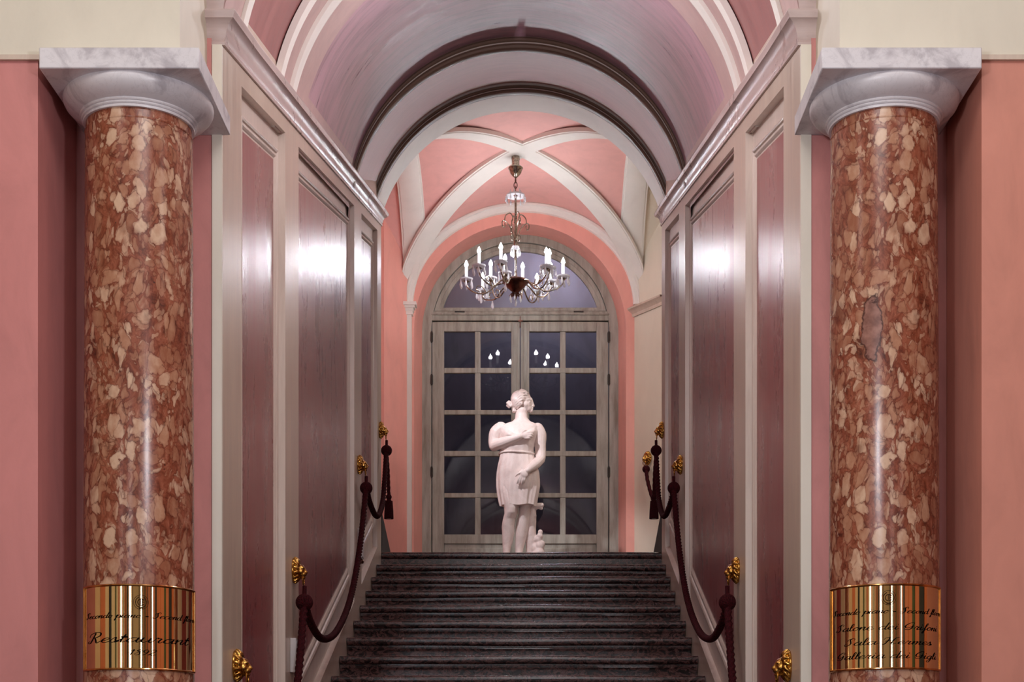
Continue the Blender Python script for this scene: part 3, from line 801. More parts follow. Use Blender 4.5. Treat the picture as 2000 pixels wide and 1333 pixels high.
b = MB().lathe([(0, kz(374)), (0.008, kz(375)), (0.014, kz(379)), (0.022, kz(381)), (0.012, kz(384)), (0.0085, kz(388)), (0.0085, kz(470)), (0.016, kz(472)), (0.016, kz(478)), (0.009, kz(482)),
                (0.009, kz(536)), (0.016, kz(540)), (0.012, kz(544)), (0, kz(548))], seg=20)
b.build('stem', M['antique'], ch)
# crystal, hung everywhere
cm = MB(); seg = 6
cm.lathe([(0.0, 0.0), (0.0045, -0.004), (0.003, -0.008), (0.0075, -0.026), (0.010, -0.040), (0.0075, -0.050), (0.0, -0.060)], seg=6)
cproto = cm.build('crystal', M['crystal'], None, smooth=False)
COL.objects.unlink(cproto)
used = [False]
def hang(parent, loc, s=1.0):
    c = cproto if not used[0] else cproto.copy()
    used[0] = True
    COL.objects.link(c); c.parent = parent; c.location = loc; c.scale = (s, s, s); c.rotation_euler = (0, 0, random.uniform(0, 3)); return c
# crown of crystal near the top
crown = MB().lathe([(0.0, kz(379)), (0.05, kz(378)), (0.075, kz(381)), (0.078, kz(384)), (0.05, kz(383)), (0.0, kz(382))], seg=24).build('crystal_crown', M['crystal'], ch)
for i in range(12):
    a = 2*PI*i/12; hang(crown, (0.08*math.cos(a), 0.08*math.sin(a), kz(384)), 0.8)
for i in range(6):
    a = 2*PI*i/6+0.3; hang(crown, (0.045*math.cos(a), 0.045*math.sin(a), kz(379)+0.035), 0.6)
# scrolls half-way down
for i in range(4):
    a = 2*PI*i/4+0.35; c, s = math.cos(a), math.sin(a)
    P = [(0.010, 470), (0.024, 458), (0.050, 444), (0.094, 434), (0.116, 437), (0.110, 446), (0.092, 445), (0.092, 438)]
    Q = [(0.094, 434), (0.086, 424), (0.050, 418), (0.028, 423), (0.026, 431), (0.036, 433)]
    bb = MB()
    for pts in (P, Q): bb.tube(smooth_path([(r*c, r*s, kz(y)) for r, y in pts], k=5), 0.0045, 6)
    bb.tube(smooth_path([(r*c, r*s, kz(y)) for r, y in [(0.01, 466), (0.03, 470), (0.042, 465), (0.036, 459), (0.028, 461)]], k=4), 0.0035, 6)
    bb.build('scroll', M['antique'], ch)
tier = MB().lathe([(0, kz(484)), (0.03, kz(482)), (0.034, kz(486)), (0, kz(489))], seg=16).build('crystal_collar', M['crystal'], ch)
for i in range(6):
    a = 2*PI*i/6; hang(tier, (0.034*math.cos(a), 0.034*math.sin(a), kz(486)), 1.1)
bowl = MB().lathe([(0, kz(544)), (0.06, kz(546)), (0.100, kz(548)), (0.108, kz(550)), (0.106, kz(552)), (0.092, kz(556)), (0.08, kz(558)), (0.074, kz(561)), (0.054, kz(565)), (0.046, kz(567)), (0.030, kz(570)), (0.012, kz(573)), (0.009, kz(577)), (0, kz(578))], seg=40)
bowl = bowl.build('bowl', M['copper'], ch)
fin = MB()
for i in range(8):
    a = 2*PI*i/8; fin.tube([(0, 0, kz(573)), (0.03*math.cos(a), 0.03*math.sin(a), kz(575)), (0.052*math.cos(a), 0.052*math.sin(a), kz(579))], [0.012, 0.011, 0.003], 6)
fin.lathe([(0.012, kz(573)), (0.022, kz(576)), (0.01, kz(582)), (0, kz(588))], seg=12)
fin = fin.build('finial', M['copper'], ch)
for i in range(6):
    a = 2*PI*i/6+0.4; hang(fin, (0.045*math.cos(a), 0.045*math.sin(a), kz(578)), 0.9)
hang(fin, (0, 0, kz(587)), 0.9)
# arms: angle from the viewer (degrees, + to the right), radius, lift
ARMS = [(-96, 0.405, 0), (-46, 0.40, 0), (-17, 0.385, 0.0), (40, 0.385, -0.01), (82, 0.39, -0.01), (154, 0.40, 0.0), (-135, 0.39, -0.02), (118, 0.33, 0.02),
        (-130, 0.27, 0.05), (-58, 0.10, 0.02), (168, 0.27, 0.06), (62, 0.31, 0.03)]
TIP = kz(506)
for k, (ang, r, lift) in enumerate(ARMS):
    a = math.radians(ang); dx, dy = math.sin(a), -math.cos(a)
    zt = TIP+lift; zc_ = zt-0.165                          # flame tip, cup
    P = [(0.07, kz(552)), (r*0.38, kz(556)), (r*0.6, kz(571)), (r*0.82, kz(574)+0.02), (r*0.97, zc_-0.055), (r, zc_-0.012)] if r > 0.2 else [(0.03, kz(543)), (r*0.7, kz(536)), (r, zc_-0.04), (r, zc_-0.012)]
    ab = MB().tube(smooth_path([(rr*dx, rr*dy, z) for rr, z in P], k=6), 0.0062, 8)
    if r > 0.2:
        Q = [(r*0.6, kz(571)), (r*0.66, kz(560)), (r*0.76, kz(556)), (r*0.8, kz(563)), (r*0.74, kz(567))]
        ab.tube(smooth_path([(rr*dx, rr*dy, z) for rr, z in Q], k=5), 0.0042, 6)
    arm = ab.build('arm', M['antique'], ch)
    cx, cy = r*dx, r*dy
    for j in range(6):                                     # leaf cup under the bobeche
        t = 2*PI*j/6
        pass
    MB().lathe([(0, zc_-0.02), (0.014, zc_-0.016), (0.026, zc_-0.006), (0.02, zc_), (0.012, zc_+0.004), (0.012, zc_+0.02), (0, zc_+0.02)], (cx, cy, 0), 12).build('candle_cup', M['antique'], arm)
    MB().lathe([(0.01, zc_+0.004), (0.036, zc_+0.000), (0.052, zc_+0.006), (0.055, zc_+0.018), (0.048, zc_+0.02), (0.02, zc_+0.012), (0.01, zc_+0.012)], (cx, cy, 0), 20).build('bobeche', M['crystal'], arm)
    MB().lathe([(0, zc_+0.02), (0.0125, zc_+0.02), (0.0125, zt-0.055), (0.008, zt-0.052), (0, zt-0.052)], (cx, cy, 0), 14).build('candle', M['candle'], arm)
    MB().lathe([(0, zt-0.052), (0.008, zt-0.052), (0.0155, zt-0.038), (0.0145, zt-0.026), (0.0075, zt-0.01), (0.0015, zt+0.002), (0, zt+0.003)], (cx, cy, 0), 14).build('bulb', M['bulb'], arm)
    n = 6
    for j in range(n):
        t = 2*PI*j/n+0.5+k; hang(arm, (cx+0.05*math.cos(t), cy+0.05*math.sin(t), zc_+0.006), 1.15)
    if r > 0.3 and k % 2 == 0: hang(arm, (r*0.7*dx, r*0.7*dy, kz(573)), 1.3)
    light('candle_lamp', 'POINT', (KX+cx*1.0, KY+cy, ZCAN+zt-0.034), 8.2, (0.92, 0.95, 1.0), 0.0185)

# ------------------------------------------------------------------ marble statue: a generic classical figure in a short tunic
SY = 12.75
SS = SY/3000/3.7045
sx0 = at(1016, 1000, SY).x
PLH = 0.137
st = empty('marble_statue', (sx0, SY, LZ), 'white marble classical figure in a short tunic standing at the head of the stair', 'statue')
def q(cx, cy, d=0.0): return Vector(((cx-430)*SS, d, PLH+(1345-cy)*SS))
def ellring(xl, xr, cy, dep, yc=0.0, n=28, pw=2.0):
    a = (xr-xl)/2*SS; cxm = ((xl+xr)/2-430)*SS; z = PLH+(1345-cy)*SS; r = []
    for i in range(n):
        t = 2*PI*i/n; c, s_ = math.cos(t), math.sin(t)
        r.append((cxm+a*math.copysign(abs(c)**(2/pw), c), yc+dep*math.copysign(abs(s_)**(2/pw), s_), z))
    return r
def loft(b, rings):
    base = len(b.v); n = len(rings[0]); b.grid(rings, 0, True)
    b.f += [tuple(base+i for i in range(n)), tuple(base+(len(rings)-1)*n+i for i in range(n))[::-1]]; b.mi += [0, 0]
B = MB()
TORSO = [(398, 482, 255, 0.050, 0.01), (392, 486, 290, 0.054, 0.008), (372, 506, 312, 0.062, 0.008), (318, 548, 330, 0.076, 0.006), (276, 574, 352, 0.090, 0.004), (276, 568, 385, 0.103, 0), (286, 546, 420, 0.110, -0.004),
         (288, 532, 455, 0.110, -0.006), (288, 524, 500, 0.102, -0.004), (288, 524, 545, 0.097, 0), (284, 532, 580, 0.100, 0), (276, 546, 625, 0.108, 0.004), (269, 560, 680, 0.118, 0.008), (268, 563, 725, 0.122, 0.012), (270, 560, 770, 0.116, 0.012), (276, 552, 810, 0.10, 0.008)]
loft(B, [ellring(*t, pw=2.25) for t in TORSO])
# legs (viewer's left leg bears forward at the knee)
LEGL = [(272, 430, 780, 0.092, -0.008), (280, 428, 840, 0.09, -0.018), (298, 424, 900, 0.082, -0.032), (314, 416, 950, 0.070, -0.044), (316, 410, 985, 0.064, -0.044), (304, 396, 1025, 0.060, -0.022), (296, 390, 1075, 0.062, -0.006), (298, 388, 1120, 0.058, 0.0), (300, 378, 1175, 0.047, 0.004), (303, 362, 1225, 0.037, 0.006), (305, 356, 1262, 0.034, 0.006), (300, 360, 1300, 0.038, 0.0), (296, 362, 1338, 0.04, 0.0)]
LEGR = [(430, 556, 780, 0.092, 0.012), (432, 540, 840, 0.086, 0.010), (426, 522, 900, 0.076, 0.006), (420, 508, 950, 0.066, 0.002), (418, 502, 985, 0.06, 0.002), (406, 496, 1025, 0.058, 0.008), (396, 490, 1075, 0.060, 0.014), (395, 484, 1120, 0.057, 0.016), (394, 470, 1175, 0.046, 0.014), (394, 454, 1225, 0.037, 0.012), (394, 448, 1262, 0.034, 0.012), (392, 452, 1300, 0.038, 0.008), (390, 456, 1338, 0.04, 0.006)]
for LG in (LEGL, LEGR): loft(B, [ellring(*t, n=20) for t in LG])
for cx in (328, 424):                                      # feet
    B.cap([q(cx, 1322, 0.02), q(cx-2, 1318, -0.03), q(cx-6, 1330, -0.10)], [0.034, 0.036, 0.024])
    for i in range(5): B.cap([q(cx-22+i*11, 1332, -0.10), q(cx-24+i*11, 1336, -0.135+abs(i-1)*0.006)], [0.012, 0.010], 8)
# viewer's left arm: folded across, hand laid on the chest
B.cap([q(290, 362, 0.0), q(258, 395, 0.0), q(246, 450, -0.004), q(244, 492, -0.02)], [0.056, 0.060, 0.054, 0.046])
B.cap([q(244, 490, -0.02), q(300, 480, -0.075), q(370, 462, -0.115), q(428, 446, -0.135)], [0.046, 0.045, 0.036, 0.027])
B.ball(q(462, 437, -0.137), (0.036, 0.018, 0.030), rot=Matrix.Rotation(0.25, 3, 'Y'))
for i, (x, y_, ln) in enumerate([(484, 420, 30), (490, 432, 34), (488, 445, 31), (480, 456, 25)]):
    B.cap([q(x-12, y_+2, -0.14), q(x+ln*0.5, y_-4+i*2, -0.141), q(x+ln, y_+1+i*2, -0.122)], [0.0105, 0.0095, 0.0075], 8)
B.cap([q(444, 424, -0.142), q(456, 408, -0.143), q(472, 402, -0.138)], [0.011, 0.0095, 0.0075], 8)
# viewer's right arm: lowered, hand before the body
B.cap([q(556, 366, 0.0), q(574, 410, 0.004), q(574, 480, 0.0), q(578, 550, -0.012), q(576, 592, -0.03)], [0.052, 0.054, 0.049, 0.045, 0.041])
B.cap([q(576, 590, -0.03), q(545, 632, -0.085), q(508, 668, -0.125), q(480, 694, -0.145)], [0.041, 0.042, 0.034, 0.025])
B.ball(q(456, 716, -0.152), (0.034, 0.018, 0.040), rot=Matrix.Rotation(-0.7, 3, 'Y'))
for i, (x0, y0, x1, y1, x2, y2) in enumerate([(432, 730, 418, 756, 408, 782), (440, 738, 430, 764, 424, 790), (452, 742, 446, 766, 442, 788), (464, 740, 462, 760, 458, 778)]):
    B.cap([q(x0, y0, -0.153), q(x1, y1, -0.152), q(x2, y2, -0.142)], [0.0105, 0.0092, 0.007], 8)
B.cap([q(440, 706, -0.156), q(416, 716, -0.158), q(398, 732, -0.154)], [0.011, 0.0095, 0.0072], 8)
# neck and head turned to the viewer's right
B.cap([q(436, 300, 0.012), q(438, 262, 0.01), q(446, 222, 0.006)], [0.054, 0.050, 0.05])
B.ball(q(440, 148, 0.004), (0.078, 0.066, 0.074), 20, 14)
B.ball(q(472, 182, 0.0), (0.050, 0.052, 0.066), 20, 14)
B.ball(q(490, 218, -0.002), (0.030, 0.034, 0.030), 16, 10)
B.ball(q(509, 235, -0.002), (0.017, 0.018, 0.016), 12, 8)   # chin
B.cap([q(506, 150, -0.002), q(516, 172, -0.002), q(527, 199, -0.002)], [0.015, 0.011, 0.010], 10)  # nose
B.ball(q(520, 203, -0.011), (0.009, 0.008, 0.007), 10, 8)
B.ball(q(516, 214, -0.002), (0.0115, 0.017, 0.0062), 10, 8); B.ball(q(515, 223, -0.002), (0.0115, 0.015, 0.0062), 10, 8)
B.cap([q(478, 164, -0.046), q(494, 160, -0.036), q(508, 162, -0.02)], [0.008, 0.010, 0.009], 8)   # brow
B.ball(q(496, 174, -0.034), (0.012, 0.010, 0.006), 10, 8)
B.ball(q(470, 190, -0.042), (0.022, 0.014, 0.026), 12, 8)
B.ball(q(440, 190, -0.062), (0.012, 0.008, 0.018), 10, 8)   # ear
B.ball(q(497, 176, -0.040), (0.010, 0.008, 0.0065), 12, 8)
body = remeshed(B, 'figure', M['statue'], st, 0.0040, 3)
DENTS = [(500, 170, -0.046, 8, 0.0045), (488, 178, -0.050, 7, 0.004), (510, 178, -0.034, 6, 0.005), (516, 218.5, -0.02, 5, 0.005), (508, 219, -0.036, 6, 0.004), (518, 208, -0.018, 5, 0.003), (510, 227, -0.030, 6, 0.003)]
for v in body.data.vertices:
    for cx_, cy_, d_, r_, am in DENTS:                     # eye sockets and the line of the mouth
        for sg in (1, -1):
            c_ = q(cx_, cy_, d_*sg); dd = (v.co-c_).length/(r_*SS)
            if dd < 3: v.co += Vector((-0.35, sg, 0))*am*math.exp(-dd*dd)
# hair: waved locks swept back from the brow to a knot
Hh = MB(); hcx, hcy = 432, 148
Hh.ball(q(422, 148, 0.004), (0.070, 0.066, 0.072), 20, 14)
def onhead(cx, cy, sg, lift=1.0):
    u = (cx-436)/76.0; v = (cy-154)/80.0
    d_ = 1-u*u-v*v
    return q(cx, cy, 0.004+sg*0.074*lift*math.sqrt(max(0.02, d_)))
for sg in (-1, 1):
    for i in range(9):
        t = i/8
        x0, y0 = lerp(494, 432, t), lerp(112, 210, t)          # hair line
        x1, y1 = lerp(372, 378, t), lerp(150, 226, t)                # nape and knot
        pts = []; rs = []
        for j in range(11):
            u = j/10
            hump = -30*(1-t)*math.sin(PI*u)
            wv_ = 5.0*math.sin(u*13+i*1.9)
            pts.append(onhead(lerp(x0, x1, u), lerp(y0, y1, u)+hump+wv_, sg, (0.90 if j == 0 else 0.97)+0.04*math.sin(u*13+i)))
            rs.append(0.0090*min(1, 0.45+j*0.28) if j < 10 else 0.006)
        Hh.cap(pts, rs, 8)
for a in range(7):
    t = 2*PI*a/7; c = q(352, 186, 0.004)
    Hh.ball(c+Vector((0.016*math.cos(t), 0.012*math.sin(t*2), 0.019*math.sin(t))), 0.013, 10, 8)
Hh.ball(q(352, 186, 0.004), 0.022); Hh.cap([q(395, 176, 0.004), q(370, 182, 0.004)], [0.02, 0.014], 8)
for dx_, dy_ in ((428, 92), (448, 88), (438, 84), (414, 100), (466, 94), (400, 112)): Hh.ball(q(dx_, dy_, 0.004), (0.014, 0.02, 0.012), 10, 8)
for dx_, dy_ in ((388, 224), (396, 236), (382, 238), (400, 214), (392, 206)): Hh.ball(q(dx_, dy_, 0.004), (0.013, 0.03, 0.013), 10, 8)
remeshed(Hh, 'hair', M['statue'], st, 0.0036, 0)
# tunic: thin cloth hanging in shallow folds, girdled at the waist
TUN = [(300, 546, 338, 0.084, 0.004), (284, 562, 356, 0.099, 0.002), (279, 562, 390, 0.112, -0.002), (284, 548, 425, 0.119, -0.006), (284, 536, 460, 0.117, -0.006), (284, 528, 505, 0.109, -0.004), (285, 527, 545, 0.103, 0), (279, 538, 582, 0.109, 0),
       (268, 552, 628, 0.119, 0.003), (262, 566, 682, 0.129, 0.006), (260, 570, 730, 0.132, 0.010), (262, 570, 780, 0.130, 0.008), (268, 562, 830, 0.118, 0.0), (278, 552, 880, 0.110, -0.006), (288, 545, 925, 0.106, -0.010)]
T = MB(); rings = []
TUN2 = []
for a_, c_ in zip(TUN[:-1], TUN[1:]):
    for j in range(4): TUN2.append(tuple(lerp(x, y, j/4) for x, y in zip(a_, c_)))
TUN2.append(TUN[-1])
for (xl, xr, cy, dep, yc) in TUN2:
    a_ = (xr-xl)/2*SS; cxm = ((xl+xr)/2-430)*SS; ring = []
    low = max(0, (cy-540)/385); up = max(0, (470-cy)/130)
    n = 120
    for i in range(n):
        t = 2*PI*i/n
        fo = 1+low*(0.050*math.sin(11*t+1.2*math.sin(2*t)+cy*0.004)+0.022*math.sin(23*t+cy*0.01))+0.010*math.sin(17*t+cy*0.02)*(1-low)
        c, s_ = math.cos(t), math.sin(t)
        c2_ = math.copysign(abs(c)**0.9, c); s2_ = math.copysign(abs(s_)**0.9, s_)
        dip = up*0.085*max(0, -s_)**1.5*(1-abs(c))         # neckline falls in front
        xx = cxm+a_*c2_*fo; bl = 0
        for bx_ in (352, 500): bl += math.exp(-((xx/SS+430-bx_)/38)**2-((cy-412)/34)**2)
        ring.append((xx, yc+dep*s2_*fo-(0.030*bl if s_ < 0 else 0), PLH+(1345-cy)*SS-dip+low*0.006*math.sin(5*t)))
    rings.append(ring)
loft(T, rings)
T.build('tunic', M['statue'], st, angle=80)
top = [Vector(p) for p in rings[0]]
MB().tube(top+[top[0]], 0.0065, 8, cap=False).build('neckline', M['statue'], st)
MB().tube([(0.0+((285+527)/2-430)*SS+0.1245*SS/SS*math.cos(2*PI*i/40)*((527-285)/2*SS+0.006)/0.1245, 0.111*math.sin(2*PI*i/40), PLH+(1345-548)*SS+0.004*math.sin(2*PI*i/20)) for i in range(41)], 0.0085, 8, cap=False).build('girdle', M['statue'], st)
# stump that stiffens the figure
S_ = MB()
S_.cap([q(520, 1330, 0.055), q(516, 1240, 0.05), q(506, 1120, 0.045), q(512, 1020, 0.04), q(520, 930, 0.03)], [0.062, 0.05, 0.047, 0.04, 0.03], 14)
S_.cap([q(520, 930, 0.03), q(548, 922, 0.02), q(586, 914, 0.015)], [0.03, 0.027, 0.02], 12); S_.cap([q(556, 924, 0.02), q(584, 938, 0.015)], [0.018, 0.014], 10)
S_.cap([q(510, 1010, 0.04), q(534, 990, 0.02)], [0.03, 0.018], 10)
for i, (cx, cy, d, r) in enumerate([(540, 1230, 0.02, 0.045), (570, 1215, 0.01, 0.042), (566, 1270, 0.0, 0.05), (590, 1195, 0.01, 0.026), (560, 1165, 0.02, 0.034), (576, 1110, 0.015, 0.022), (572, 1140, 0.015, 0.028), (544, 1300, 0.0, 0.056), (590, 1300, 0.01, 0.04)]):
    S_.ball(q(cx, cy, d), (r, r*0.9, r*1.05), 12, 8)
remeshed(S_, 'stump_support', M['statue'], st, 0.006, 2)
MB().box((-0.235, -0.19, 0.0), (0.245, 0.17, PLH-0.002)).build('plinth', M['statue'], st, bevel=0.008)

# ------------------------------------------------------------------ lion-head rope brackets
lb = MB()
lb.ball((0.006, 0, 0.012), (0.014, 0.046, 0.058), 20, 12)
for i in range(15):                                       # mane locks
    a = 2*PI*i/15
    lb.cap([(0.018, 0.022*math.sin(a), 0.014+0.026*math.cos(a)), (0.026, 0.036*math.sin(a+0.15), 0.014+0.042*math.cos(a+0.15)), (0.012, 0.047*math.sin(a+0.3), 0.012+0.060*math.cos(a+0.3))], [0.010, 0.009, 0.004], 8)
lb.ball((0.030, 0, 0.012), (0.026, 0.027, 0.030), 16, 12)
for s in (-1, 1):
    lb.ball((0.050, s*0.009, -0.006), (0.014, 0.011, 0.011), 12, 8); lb.ball((0.046, s*0.014, 0.021), (0.010, 0.008, 0.006), 10, 8)
    lb.ball((0.030, s*0.025, 0.036), (0.008, 0.009, 0.010), 10, 8); lb.ball((0.040, s*0.018, 0.004), (0.012, 0.010, 0.010), 10, 8)
lb.cap([(0.044, 0, 0.028), (0.056, 0, 0.010), (0.062, 0, 0.002)], [0.009, 0.007, 0.008], 10)
lb.ball((0.048, 0, -0.021), (0.012, 0.012, 0.009), 12, 8)
lion0 = empty('lion_head_bracket', (0, 0, 0))
remeshed(lb, 'lion_head', M['lion'], lion0, 0.0026, 1)
MB().tube([(0.050, 0.020*math.sin(2*PI*i/24), -0.033+0.022*math.cos(2*PI*i/24)) for i in range(25)], 0.0032, 8, cap=False).build('ring', M['lion'], lion0)
BY = [5.64, 7.03, 9.67, 11.03]
where = ['lowest on the {s} wall, cut by the frame', 'on the {s} wall where the rope begins its longest swag', 'below the top one on the {s} wall', 'topmost on the {s} wall beside the stair head']
first = True
for side, nm in ((-1, 'left'), (1, 'right')):
    for i, y in enumerate(BY):
        o = lion0 if first else copy_tree(lion0); first = False
        o.location = (side*(HW+0.002), y, znose(y)+0.895); o.rotation_euler = (0, 0, 0 if side < 0 else PI)
        tag(o, 'gilt brass lion-head bracket, '+where[i].format(s=nm), 'bracket', 'lion-head rope brackets')
o = copy_tree(lion0); pb = at(1277, 893, 13.30); wx = 0.985+(13.60-13.42)*(0.215/0.33)
o.location = (wx-0.004, 13.415, pb.z); o.rotation_euler = (0, 0, math.atan2(-nv.x*0-0.838*1, -0.546)+0.0)
o.rotation_euler = (0, 0, math.atan2(nv.y, nv.x)); 
tag(o, 'small gilt lion-head bracket on the cream wall beyond the stair head', 'bracket', 'lion-head rope brackets')

# ------------------------------------------------------------------ burgundy ropes
def knot_mb(c, r):
    b = MB(); c = Vector(c)
    b.ball(c, (r*0.72, r*0.72, r*0.78), 16, 12)
    for k, ax in enumerate([(1, 0, 0.3), (0, 1, 0.2), (0.7, 0.7, -0.4), (-0.6, 0.7, 0.5), (0.3, -0.5, 1)]):
        A_ = Vector(ax).normalized(); u = A_.orthogonal().normalized(); v = A_.cross(u)
        for off in (-0.35, 0.0, 0.35):
            rad = r*math.sqrt(max(0.2, 1-off*off))*0.84
            b.tube([c+A_*off*r*0.75+(u*math.cos(2*PI*i/24)+v*math.sin(2*PI*i/24))*rad for i in range(25)], r*0.17, 7, cap=False)
    return b
XR = 0.052
for side, nm in ((-1, 'left'), (1, 'right')):
    x = side*(HW-XR)
    K = [Vector((x, y, znose(y)+0.895-0.135)) for y in BY]
    rope = empty('rope_handrail', (side*(HW-XR), 7.03, K[1].z), 'twisted burgundy velvet rope swagged up the %s wall between lion heads' % nm, 'rope', 'burgundy rope handrails')
    org = Vector(rope.location)
    shapes = [[(0, 0), (0.1, -0.11), (0.3, -0.17), (0.55, -0.12), (0.72, 0.0), (0.86, 0.22), (1, 0.545)],
              [(0, 0), (0.07, -0.075), (0.2, -0.115), (0.38, -0.045), (0.58, 0.14), (0.73, 0.36), (0.865, 0.64), (1, 1.03)],
              [(0, 0), (0.12, -0.06), (0.33, -0.09), (0.52, -0.04), (0.74, 0.11), (0.88, 0.32), (1, 0.535)]]
    for i, shp in enumerate(shapes):
        a_, c_ = K[i], K[i+1]
        dzn = c_.z-a_.z; sc_ = dzn/shp[-1][1]
        pts = [Vector((x+side*-0.012*math.sin(PI*t), lerp(a_.y, c_.y, t), a_.z+h*(sc_ if h > 0 else 1)))-org for t, h in shp]
        P = smooth_path(pts, k=56)
        MB().tube(P, 0.0165, 14, ridge=0.17, twist=62, strands=3).build('swag', M['rope'], rope)
    for i, kk in enumerate(K):
        kb = knot_mb(kk-org, 0.040)
        kb.tube([kk-org+Vector((0, 0, 0.03)), kk-org+Vector((-side*-0.0, 0.006, 0.075))], 0.010, 8)
        kb.build('knot', M['rope'], rope, weld=False)
    kk = K[3]-org
    yo = 0.05
    P = smooth_path([kk+Vector((0, 0.01, -0.02)), kk+Vector((-side*0.006, yo, -0.14)), kk+Vector((-side*0.01, yo+0.02, -0.32))], k=14)
    tb = MB().tube(P, 0.0125, 10, ridge=0.13, twist=50)
    tb.build('cord_end', M['rope'], rope)
    tc = P[-1]
    tl = MB().lathe([(0, 0.02), (0.016, 0.016), (0.022, 0.0), (0.018, -0.012), (0.015, -0.02), (0.024, -0.035), (0.028, -0.09), (0.031, -0.15), (0.0, -0.152)], tc, 24)
    for j in range(24):
        t = 2*PI*j/24; tl.tube([tc+Vector((0.024*math.cos(t), 0.024*math.sin(t), -0.03)), tc+Vector((0.029*math.cos(t), 0.029*math.sin(t), -0.10)), tc+Vector((0.031*math.cos(t), 0.031*math.sin(t), -0.158))], 0.0034, 5)
    tl.build('tassel', M['rope'], rope, weld=False)
# rope of the next flight, just showing past the stair head
pa = at(1277, 906, 13.35); pc = at(1284, 985, 13.2)
bp = Vector((wx-0.03, 13.38, pb.z-0.07))
r2 = empty('rope_handrail', bp, 'short length of burgundy rope hanging beyond the right edge of the stair head', 'rope')
MB().tube(smooth_path([Vector((0, 0, 0)), Vector((0.01, -0.06, -0.14)), Vector((0.06, -0.16, -0.34)), Vector((0.12, -0.3, -0.40)), Vector((0.2, -0.55, -0.36))], k=14), 0.016, 12, ridge=0.13, twist=40).build('swag', M['rope'], r2)
knot_mb((0, 0, -0.02), 0.034).build('knot', M['rope'], r2, weld=False)

# ------------------------------------------------------------------ small wall fittings on the left wall
for (y, z0, z1, dy, knob, lab) in [(6.99, CZ+0.50, CZ+0.655, 0.05, False, 'narrow white switch box low on the left wall beside the rope'),
                                   (9.68, CZ+1.41, CZ+1.60, 0.05, True, 'slim pale box with a dark knob on the left wall below the upper lion head')]:
    o = empty('wall_box', (-HW, y, z0), lab, 'box')
    h = z1-z0
    MB().box((0.0005, -dy, 0), (0.028, dy, h)).box((0.028, -dy+0.008, 0.01), (0.032, dy-0.008, h-0.01)).build('case', M['white_plastic'], o, bevel=0.003, smooth=False)
    if knob: MB().lathe([(0, -0.03), (0.014, -0.028), (0.019, -0.015), (0.014, -0.003), (0.006, 0.0), (0, 0)], (0.018, 0, 0), 16).build('knob', M['copper'], o)
    else: MB().box((0.032, -0.012, h*0.35), (0.036, 0.012, h*0.65)).build('switch', M['white_plastic'], o, bevel=0.002, smooth=False)

